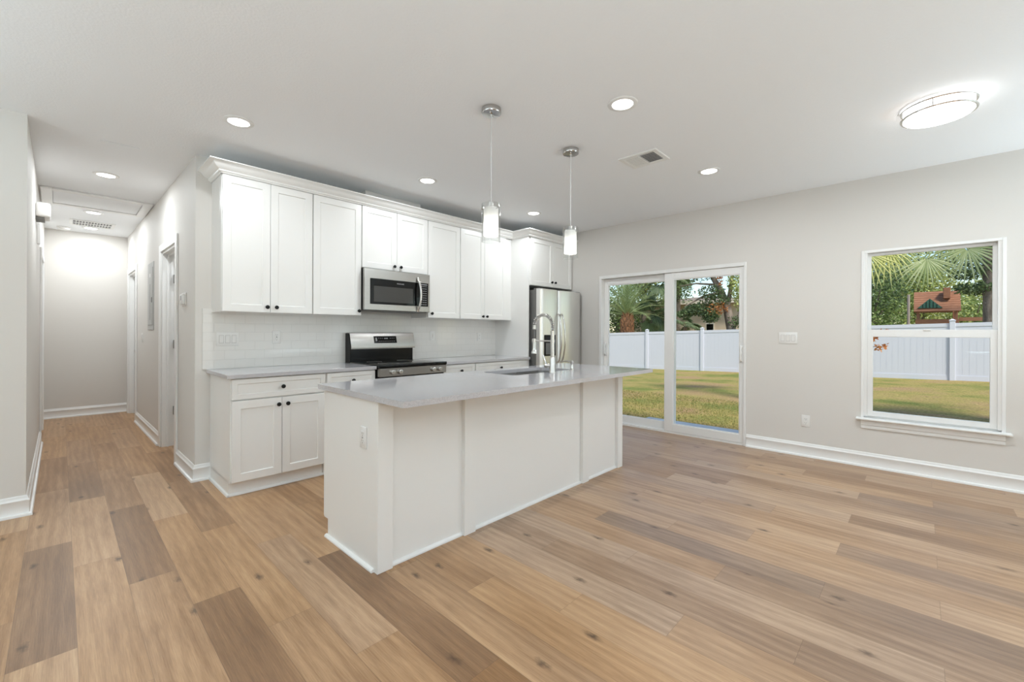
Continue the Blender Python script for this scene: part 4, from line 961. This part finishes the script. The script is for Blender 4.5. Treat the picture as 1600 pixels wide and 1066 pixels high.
def fence():
    a = Vector(FP[0]); b = Vector(FP[1]); d = (b - a).normalized(); L_ = (b - a).length; n = Vector((d.y, -d.x))
    if n.x > 0: n = -n
    t = thing('vinyl_fence', 'long white vinyl privacy fence across the back of the lawn', 'fence', (a.x, a.y, 0))
    ys = [9.53, 6.92, 4.35, 1.80, -.69]; xs = []
    ys = [22.5, 19.9, 17.3, 14.7, 12.1] + ys + [-3.2, -5.7, -8.2]
    pos = []
    for y in ys:
        k = (y - a.y) / d.y; pos.append(a + d * k)
    for p in pos:
        z = gz(p.x, p.y); m = MB(); r = .0635
        m.box(p.x - r, p.x + r, p.y - r, p.y + r, z - .05, z + 1.84, .006); m.box(p.x - r - .014, p.x + r + .014, p.y - r - .014, p.y + r + .014, z + 1.84, z + 1.858, .004)
        m.rings([[(p.x + sx * (r + .008), p.y + sy * (r + .008), z + 1.857) for sx, sy in ((-1, -1), (1, -1), (1, 1), (-1, 1))], [(p.x + sx * .01, p.y + sy * .01, z + 1.90) for sx, sy in ((-1, -1), (1, -1), (1, 1), (-1, 1))]])
        m.build('post', FENCE, t)
    for p, q in zip(pos, pos[1:]):
        dd = (q - p); W = dd.length; dd.normalize(); nn = Vector((-dd.y, dd.x)); za = gz(p.x, p.y); zb = gz(q.x, q.y)
        def bar(w0, w1, z0, z1, th):
            out = []
            for w_ in (w0, w1):
                c = p + dd * w_; zz = za + (zb - za) * w_ / W
                out.append([(c.x + nn.x * th * s_, c.y + nn.y * th * s_, zz + z_) for s_, z_ in ((-1, z0), (1, z0), (1, z1), (-1, z1))])
            return out
        m = MB(); nb = 16
        for i in range(nb):
            w0 = .063 + (W - .126) * i / nb; w1 = .063 + (W - .126) * (i + 1) / nb
            m.rings(bar(w0 + .002, w1 - .002, .13, 1.68, .011))
        m.rings(bar(.06, W - .06, .12, 1.69, .008)); m.build('panel', FENCE, t)
        m = MB(); m.rings(bar(.05, W - .05, 1.655, 1.765, .024)); m.build('top_rail', FENCE, t)
        m = MB(); m.rings(bar(.05, W - .05, -.01, .15, .024)); m.build('bottom_rail', FENCE, t)
fence()

def house(name, label, x, y0, y1, zw, zr, dep, mw, mr, win):
    t = thing(name, label, 'house', (x, (y0 + y1) / 2, -.4))
    m = MB(); m.box(x, x + dep, y0, y1, -.4, zw); m.build('walls', mw, t)
    o = .55; ym0, ym1 = y0 + dep / 2, y1 - dep / 2
    m = MB(); base_ = [(x - o, y0 - o), (x + dep + o, y0 - o), (x + dep + o, y1 + o), (x - o, y1 + o)]
    v0 = [m.bm.verts.new((a, b, zw)) for a, b in base_]; v1 = [m.bm.verts.new((a, b, zw + .16)) for a, b in base_]
    r0 = m.bm.verts.new((x + dep / 2, ym0, zr)); r1 = m.bm.verts.new((x + dep / 2, ym1, zr))
    m.bm.faces.new(v0[::-1])
    for i in range(4): m.bm.faces.new((v0[i], v0[(i + 1) % 4], v1[(i + 1) % 4], v1[i]))
    m.bm.faces.new((v1[0], v1[1], r0)); m.bm.faces.new((v1[1], v1[2], r1, r0)); m.bm.faces.new((v1[2], v1[3], r1)); m.bm.faces.new((v1[3], v1[0], r0, r1))
    m.build('roof', mr, t, smooth=0)
    m = MB(); m.box(x - o - .03, x - o + .002, y0 - o - .03, y1 + o + .03, zw - .02, zw + .19); m.build('fascia', FASCIA, t)
    for a, b, z0, z1 in win:
        m = MB(); m.box(x - .03, x + .02, a - .06, b + .06, z0 - .06, z1 + .06); f = m.build('window_frame', FASCIA, t)
        m = MB(); m.box(x - .036, x - .028, a, b, z0, z1); m.build('pane', BGLASS, f)
house('neighbour_house', 'tan stucco house with a shingled roof behind the fence, seen through the sliding door', 27.5, 7.4, 15.8, 3.0, 3.75, 8, STUCCO, ROOFT, [(9.2, 9.6, .6, 1.75), (11.8, 13.0, .6, 1.75)])
house('distant_house', 'low house with a red shingle roof far behind the fence, left edge of the window', 43, 3.4, 9.8, 1.25, 2.5, 7, STUCCO, REDROOF, [(5, 6, 0, 1)])

# play fort behind the fence
def fort():
    x, ya, yb = 24.0, -1.03, .16; g = gz(24, -.4)
    t = thing('play_fort', 'cedar play fort with wooden roof and green gable behind the fence', 'play fort', (x, (ya + yb) / 2, g))
    for px in (x, x + 1.1):
        for py in (ya + .06, yb - .06):
            m = MB(); m.box(px - .05, px + .05, py - .05, py + .05, g - .05, 2.15, .004); m.build('post', CEDAR, t)
    m = MB(); m.box(x - .06, x + 1.16, ya, yb, 1.05, 1.12); m.build('deck', CEDAR, t)
    m = MB(); m.box(x - .07, x - .04, ya - .02, yb + .02, 1.62, 1.80); m.box(x - .07, x - .04, ya, yb, 1.15, 1.56)
    m.box(x - .06, x + 1.16, yb - .03, yb, 1.15, 1.80); m.box(x - .06, x + 1.16, ya, ya + .03, 1.15, 1.80); m.build('railing', CEDAR, t)
    # gable roof, ridge along y; boards as steps
    for s_ in (0, 1):
        m = MB(); nb = 9; x_e = x - .22 if s_ == 0 else x + 1.32; x_r = x + .55; z_e, z_r = 2.10, 2.93
        for i in range(nb):
            f0, f1 = i / nb, (i + 1) / nb; xa = x_e + (x_r - x_e) * f0; xb_ = x_e + (x_r - x_e) * f1; z0 = z_e + (z_r - z_e) * f0; z1 = z_e + (z_r - z_e) * f1
            m.rings([[(xa, y, z0 + .028), (xb_, y, z1 + .012), (xb_, y, z1 - .004), (xa, y, z0 + .006)] for y in (ya - .07, yb + .07)])
        m.build('roof_slope', CEDAR, t)
    m = MB(); m.box(x + .05, x + .40, -.82, -.62, 2.62, 3.04, .01); m.build('chimney', CEDAR, t)
    m = MB(); yc = -.235
    m.rings([[(x - .17, yc + .36, 2.245), (x - .17, yc - .36, 2.245), (x - .17, yc, 2.62)], [(x + .45, yc + .36, 2.245), (x + .45, yc - .36, 2.245), (x + .45, yc, 2.62)]]); d = m.build('dormer', GREENP, t); d['label'] = 'green triangular gable'
    m = MB()
    for w_ in (-.2, -.1, 0, .1, .2): m.box(x - .182, x - .168, yc + w_ - .008, yc + w_ + .008, 2.255, 2.58 - abs(w_) * .95)
    m.build('gable_slats', BENAMEL, d)
    m = MB(); m.box(x - .03, x + .03, -3.6, ya - .02, 1.72, 1.86); b = m.build('swing_beam', CEDAR, t)
fort()
m = MB(); m.cyl((26, .42, -.3), (26, .42, 2.95), .06, .05, 10); tag(m.build('wooden_pole', POLE), 'slim weathered pole behind the fence, left of the play fort', 'pole')

# ------------------------------------------------------------------ plants
def fan(m, c, ax, nrm, rad, n=34, spread=300, droop=.25, wid=.02):
    """palmate leaf: n folded blades radiating from c around direction ax in the plane normal to nrm"""
    ax = Vector(ax).normalized(); nrm = Vector(nrm); nrm = (nrm - ax * nrm.dot(ax)).normalized(); sd = nrm.cross(ax); c = Vector(c)
    for i in range(n):
        a = math.radians(-spread / 2 + spread * (i + .5) / n + R.uniform(-2, 2)); d = ax * math.cos(a) + sd * math.sin(a); L_ = rad * R.uniform(.86, 1.05) * (.72 + .28 * math.cos(a / 2))
        q = nrm.cross(d); P = []
        for s_, w_ in ((.06, .45), (.35, 1.0), (.68, .8), (1.0, .03)):
            p = c + d * (L_ * s_) + nrm * (.05 * rad * math.sin(s_ * PI)) + Vector((0, 0, -droop * L_ * s_ ** 2.2))
            P.append((p - q * wid * w_, p + nrm * wid * w_ * .5, p + q * wid * w_))
        vs = [[m.bm.verts.new(v) for v in r] for r in P]
        for r0, r1 in zip(vs, vs[1:]):
            for k in (0, 1): m.bm.faces.new((r0[k], r0[k + 1], r1[k + 1], r1[k]))
def fan_palm(label, x, y, ztop, leaves, mats, trunk_r=.14, tm=None, group='palms beyond the patio', skirt=0):
    """leaves: (azimuth deg, elevation deg, petiole, radius, mat index, spread, droop)"""
    z0 = gz(x, y); t = thing('fan_palm', label, 'palm', (x, y, z0), group)
    m = MB(); n = 12
    m.lathe([(trunk_r * (1.25 - .25 * min(1, i / 3)) * (1 + .06 * ((i * 7) % 3 - 1)), z0 - .1 + (ztop - z0 + .1) * i / n) for i in range(n + 1)], (x, y, 0), seg=14); m.build('trunk', tm or BARK, t)
    for mi, mt in enumerate(mats):
        sel = [l for l in leaves if l[4] == mi]
        if not sel: continue
        m = MB(); st = MB()
        for q_ in sel:
            if len(q_) == 8:
                c_, ax_, nr_, rd, _, sp, dr, nb_ = q_; c0_ = Vector((x, y, ztop)); c_ = Vector(c_)
                st.tube([c0_, c0_.lerp(c_, .5) + Vector((0, 0, .28)), c_], [.022, .015, .010], 6); fan(m, c_, ax_, nr_, rd, nb_, sp, dr, .0125); continue
            az, el, pe, rd, _, sp, dr = q_
            a, e = math.radians(az), math.radians(el); c0_ = Vector((x, y, ztop)); d = Vector((math.cos(a) * math.cos(e), math.sin(a) * math.cos(e), math.sin(e)))
            tip = c0_ + d * pe + Vector((0, 0, -.10 * pe * pe)); mid = c0_ + d * pe * .5
            st.tube([c0_, mid, tip], [.022, .015, .010], 6)
            dd = (tip - mid).normalized(); dd = (dd + Vector((0, 0, -.35))).normalized(); up_ = Vector((0, 0, 1)) + Vector((math.cos(a + .7), math.sin(a + .7), 0)) * .5
            fan(m, tip, dd, up_, rd, int(26 + rd * 14), sp, dr, .013 + rd * .018)
        fo = m.build('fronds', mt, t, smooth=0, recalc=False); st.build('petioles', mt, fo, smooth=60)
    return t
def crown(n, pe, rd, nm, e0=-35, e1=85, az0=0, az1=360):
    return [(R.uniform(az0, az1), e0 + (e1 - e0) * ((i + .5) / n) ** 1.0 + R.uniform(-6, 6), pe * R.uniform(.8, 1.15), rd * R.uniform(.85, 1.15), R.randrange(nm), R.uniform(190, 280), R.uniform(.15, .5)) for i in range(n)]
# feathery young palm with orange boots, straight behind the fence
def date_palm():
    x, y = 21.6, 11.78; z0 = gz(x, y); zt = 2.15
    t = thing('young_palm', 'young palm with an orange-brown trunk right behind the fence, left in the sliding door', 'palm', (x, y, z0))
    m = MB(); m.lathe([(.24, z0 - .1), (.26, .8), (.30, 1.5), (.33, 1.85), (.26, 2.15), (.10, 2.35)], (x, y, 0), seg=18)
    for k in range(70):
        a = k * 2.4; z = 1.0 + 1.25 * k / 70; r = .30 - .10 * max(0, (z - 1.8) / .45); c = Vector((x + r * math.cos(a), y + r * math.sin(a), z))
        m.cyl(c, c + Vector((math.cos(a) * .09, math.sin(a) * .09, .17)), .05, .018, 6)
    m.build('trunk', BOOT, t, smooth=50)
    m = MB(); st = MB()
    for k in range(46):
        az = k * 137.5; e = math.radians(86 - 78 * (k / 46) ** .9 + R.uniform(-5, 5)); a = math.radians(az); L_ = R.uniform(2.2, 3.0)
        d = Vector((math.cos(a) * math.cos(e), math.sin(a) * math.cos(e), math.sin(e))); P = [Vector((x, y, zt)) + d * (L_ * s_) + Vector((0, 0, -.42 * L_ * s_ ** 2.4 * math.cos(e) )) for s_ in [i / 8 for i in range(9)]]
        st.tube(P, [.025 - .0025 * i for i in range(9)], 5)
        for i in range(1, 8):
            for q in range(5):
                f = q / 5; p = P[i].lerp(P[i + 1], f); dd = (P[i + 1] - P[i]).normalized(); sd = dd.cross(Vector((0, 0, 1))).normalized(); ll = .52 * (1 - abs(i + f - 4) / 5.2)
                for sg in (-1, 1):
                    tip = p + (dd * .75 + sd * sg * .62 + Vector((0, 0, R.uniform(-.12, .22)))).normalized() * ll; w_ = dd * .016
                    vs = [m.bm.verts.new(v) for v in (p - w_, p + w_, tip)]; m.bm.faces.new(vs)
    f = m.build('fronds', PALMG, t, smooth=0, recalc=False); st.build('frond_stems', PALMG, f, smooth=60)
date_palm()
fan_palm('dark fan palm with drooping fronds behind the fence, right of the young palm', 24.0, 11.45, 2.45, crown(30, .75, .62, 2, -60, 70), [PALMD, PALMG], .13)
fan_palm('tall green fan palm high behind the fence by the door mullion', 23.0, 10.05, 4.2, crown(26, .85, .65, 2, -40, 80), [PALMG, PALMD], .13)
fan_palm('dark fan palm low behind the fence in front of the tan house', 25.4, 10.1, 1.55, crown(16, .6, .5, 1, -30, 60), [PALMD], .12)
# palms in the yard whose fronds hang into the top of the window
fan_palm('tall palm in the yard whose pale fronds hang into the top right of the window', 9.6, -2.1, 3.15,
         [((9.5, -.50, 2.53), (0, .12, -1), (-1, 0, .25), .52, 0, 240, .12, 24), ((9.45, -.06, 2.42), (0, -.02, -1), (-1, 0, .15), .50, 0, 150, .10, 17), ((9.6, .30, 2.72), (0, -.2, -1), (-1, 0, .2), .48, 0, 170, .2, 18), ((9.7, -.24, 2.78), (0, .1, -1), (-1, .1, .2), .48, 0, 180, .25, 18)] + crown(16, 1.2, .6, 2, 0, 80, 150, 320), [PALMP, PALMG], .15)
fan_palm('palm with yellow-green fronds hanging into the top left of the window', 9.5, 1.75, 3.0,
         [((9.45, .66, 2.58), (0, -.12, -1), (-1, 0, .2), .54, 0, 190, .12, 20), ((9.55, .44, 2.68), (0, -.55, -1), (-1, 0, .2), .50, 0, 130, .4, 13)] + crown(12, 1.2, .6, 2, 10, 80, 0, 180), [PALMY, PALMP], .14)

def tree(name, label, cat, x, y, limbs, blobs, leaf, ls=.09, group=None, base_r=.2, bark=BARK):
    """limbs: lists of (x, y, z, r); blobs: (x, y, z, rx, ry, rz, count, leaf index)"""
    z0 = gz(x, y); t = thing(name, label, cat, (x, y, z0), group)
    m = MB()
    for L_ in limbs: m.tube([p[:3] for p in L_], [p[3] for p in L_], 9)
    m.build('trunk', bark, t, smooth=60)
    lm = leaf if isinstance(leaf, (list, tuple)) else [leaf]
    for mi, mt in enumerate(lm):
        m = MB(); V = []; F = []
        for bx, by, bz, rx, ry, rz, cnt, li in blobs:
            if li != mi: continue
            for _ in range(cnt):
                while True:
                    u = [R.uniform(-1, 1) for _ in range(3)]; q = sum(v * v for v in u)
                    if .12 < q < 1: break
                p = Vector((bx + rx * u[0], by + ry * u[1], bz + rz * u[2])); d = Vector((R.uniform(-1, 1), R.uniform(-1, 1), R.uniform(-.9, .5))).normalized(); s_ = d.cross(Vector((R.uniform(-1, 1), R.uniform(-1, 1), R.uniform(-1, 1)))).normalized()
                l_ = ls * R.uniform(.6, 1.3); n = len(V)
                V += [p, p + d * l_ * .45 + s_ * l_ * .32, p + d * l_, p + d * l_ * .45 - s_ * l_ * .32]; F.append((n, n + 1, n + 2, n + 3))
        if not F: continue
        me = bpy.data.meshes.new('foliage'); me.from_pydata([tuple(v - Vector((x, y, z0))) for v in V], [], F); me.materials.append(mt)
        o = bpy.data.objects.new('foliage', me); COL.objects.link(o); o.parent = t
    return t
g = gz(21.3, 6.4)
ok = [[(21.4, 6.32, g - .1, .24), (21.45, 6.36, 1.2, .21), (21.5, 6.60, 2.45, .18), (21.5, 6.85, 3.15, .15), (21.5, 7.30, 4.0, .11), (21.6, 7.8, 5.2, .06)],
      [(21.45, 6.42, 1.3, .12), (21.6, 6.12, 1.9, .10), (21.7, 5.95, 2.6, .07)],
      [(21.5, 6.60, 2.35, .12), (21.5, 6.45, 3.2, .09), (21.4, 6.3, 4.3, .06)],
      [(21.5, 6.85, 3.1, .07), (21.2, 7.5, 3.0, .05), (20.9, 8.3, 2.5, .03)], [(21.5, 7.0, 3.5, .06), (21.2, 7.9, 3.6, .04), (21.0, 8.6, 3.5, .02)]]
bl = [(21.1, 7.75, 2.35, .5, .75, .30, 1200, 0), (20.9, 8.35, 2.15, .4, .5, .20, 480, 0), (21.0, 7.15, 2.02, .35, .40, .33, 900, 0), (21.2, 7.2, 3.15, .5, .6, .35, 600, 0), (21.3, 7.9, 4.1, .8, 1.2, .40, 900, 0), (21.2, 7.0, 2.75, .4, .7, .3, 550, 0), (21.2, 6.9, 2.4, .4, .5, .3, 200, 2), (21.1, 7.1, 2.2, .4, .40, .22, 170, 2),
      (21.6, 6.15, 3.6, .6, .45, .9, 1500, 1), (21.8, 6.0, 2.7, .4, .4, .5, 420, 1), (21.8, 6.4, 4.8, 1.2, 1.4, .8, 1600, 1), (21.4, 6.85, 3.9, .2, .12, .5, 130, 2), (21.3, 6.1, 1.75, .3, .4, .3, 220, 0), (21.4, 8.6, 4.8, 1, 1.2, .5, 500, 0)]
tree('oak_tree', 'leaning oak with dark and orange leaves behind the fence, seen in the sliding door', 'tree', 21.4, 6.32, ok, bl, [LEAFD, LEAFY, LEAFO], .10)
def round_tree(label, x, y, ztop, rx, ry, leaf, n=1500, ls=.22, zlow=.4, trunk=.16, lean=0):
    z0 = gz(x, y); h_ = ztop - zlow; bl = []
    for k in range(11):
        a = k * 2.4; r = .62 * math.sqrt((k + .5) / 11); bl.append((x + rx * r * math.cos(a), y + ry * r * math.sin(a), zlow + h_ * R.uniform(.25, .8), rx * .55, ry * .55, h_ * .30, n * 3 // 11, R.randrange(len(leaf))))
    lm = [[(x, y, z0 - .1, trunk), (x, y + lean * .4, zlow + h_ * .3, trunk * .8), (x, y + lean, zlow + h_ * .75, trunk * .35)]]
    for k in range(4):
        a = k * 1.6 + .4; lm.append([(x, y + lean * .4, zlow + h_ * .25, trunk * .5), (x + rx * .3 * math.cos(a), y + ry * .3 * math.sin(a), zlow + h_ * .5, trunk * .3), (x + rx * .6 * math.cos(a), y + ry * .6 * math.sin(a), zlow + h_ * .7, trunk * .12)])
    return tree('leafy_tree', label, 'tree', x, y, lm, bl, leaf, ls * .56, 'trees behind the fence')
round_tree('dark green tree behind the fence at the left edge of the sliding door', 24.8, 14.2, 4.6, 1.6, 1.9, [LEAFM, LEAFD], 1900, .24)
round_tree('green tree behind the far left stretch of the fence', 25.5, 18.6, 5.2, 1.8, 2.0, [LEAFM, LEAFD], 1200, .26)
round_tree('green tree behind the far right stretch of the fence', 25.0, -6.6, 5.6, 1.9, 2.0, [LEAFM, LEAFY], 1200, .26)
round_tree('mid green tree behind the young palm', 25.2, 12.6, 6.2, 1.2, 1.6, [LEAFM, LEAFY], 1500, .26, 2.6)
round_tree('green tree behind the tall fan palm', 25.6, 10.6, 5.6, .9, .8, [LEAFD, LEAFM], 700, .20, 3.0)
round_tree('green tree left of the play fort in the window', 29.5, 1.95, 5.0, 2.0, 1.7, [LEAFM, LEAFD], 2400, .26, -.2)
round_tree('yellow-green tree right behind the play fort', 33.0, .1, 6.0, 1.8, 2.0, [LEAFY, LEAFM], 2600, .27, .2)
round_tree('olive green bushy tree right of the play fort', 28.5, -1.55, 3.6, 1.5, 1.1, [LEAFY, LEAFM], 1700, .22, -.2)
round_tree('tall dark tree behind the play fort', 38.5, 1.6, 8.6, 2.6, 3.2, [LEAFM, LEAFD], 3000, .36, .5)
round_tree('dark leafy tree at the right edge of the window', 33.5, -3.5, 7.6, 2.2, 1.9, [LEAFD, LEAFM], 2600, .32, 1.0)
tree('big_trunk_tree', 'thick dark tree trunk behind the fence at the right edge of the window', 'tree', 22.3, -1.78,
     [[(22.3, -1.78, -.3, .26), (22.3, -1.76, 1.2, .21), (22.3, -1.74, 2.4, .19), (22.4, -1.7, 4.2, .16)]], [(22.4, -1.45, 2.85, .6, .65, .22, 900, 0), (22.4, -1.6, 3.9, .9, 1.2, .6, 1500, 0), (22.2, -1.1, 3.35, .5, .45, .2, 300, 0)], [LEAFD], .10)
tree('orange_shrub', 'small shrub with orange leaves in front of the fence, left edge of the window', 'shrub', 16.2, 1.40,
     [[(16.2, 1.40, -.3, .03), (16.2, 1.25, .6, .022), (16.15, 1.05, 1.15, .012)], [(16.2, 1.3, .4, .018), (16.2, 1.0, .85, .010), (16.2, .72, .85, .006)]], [(16.2, 1.15, 1.18, .25, .28, .17, 150, 0), (16.2, .78, 1.28, .15, .20, .05, 40, 0), (16.2, .85, .85, .15, .18, .10, 30, 0)], [LEAFO], .11)
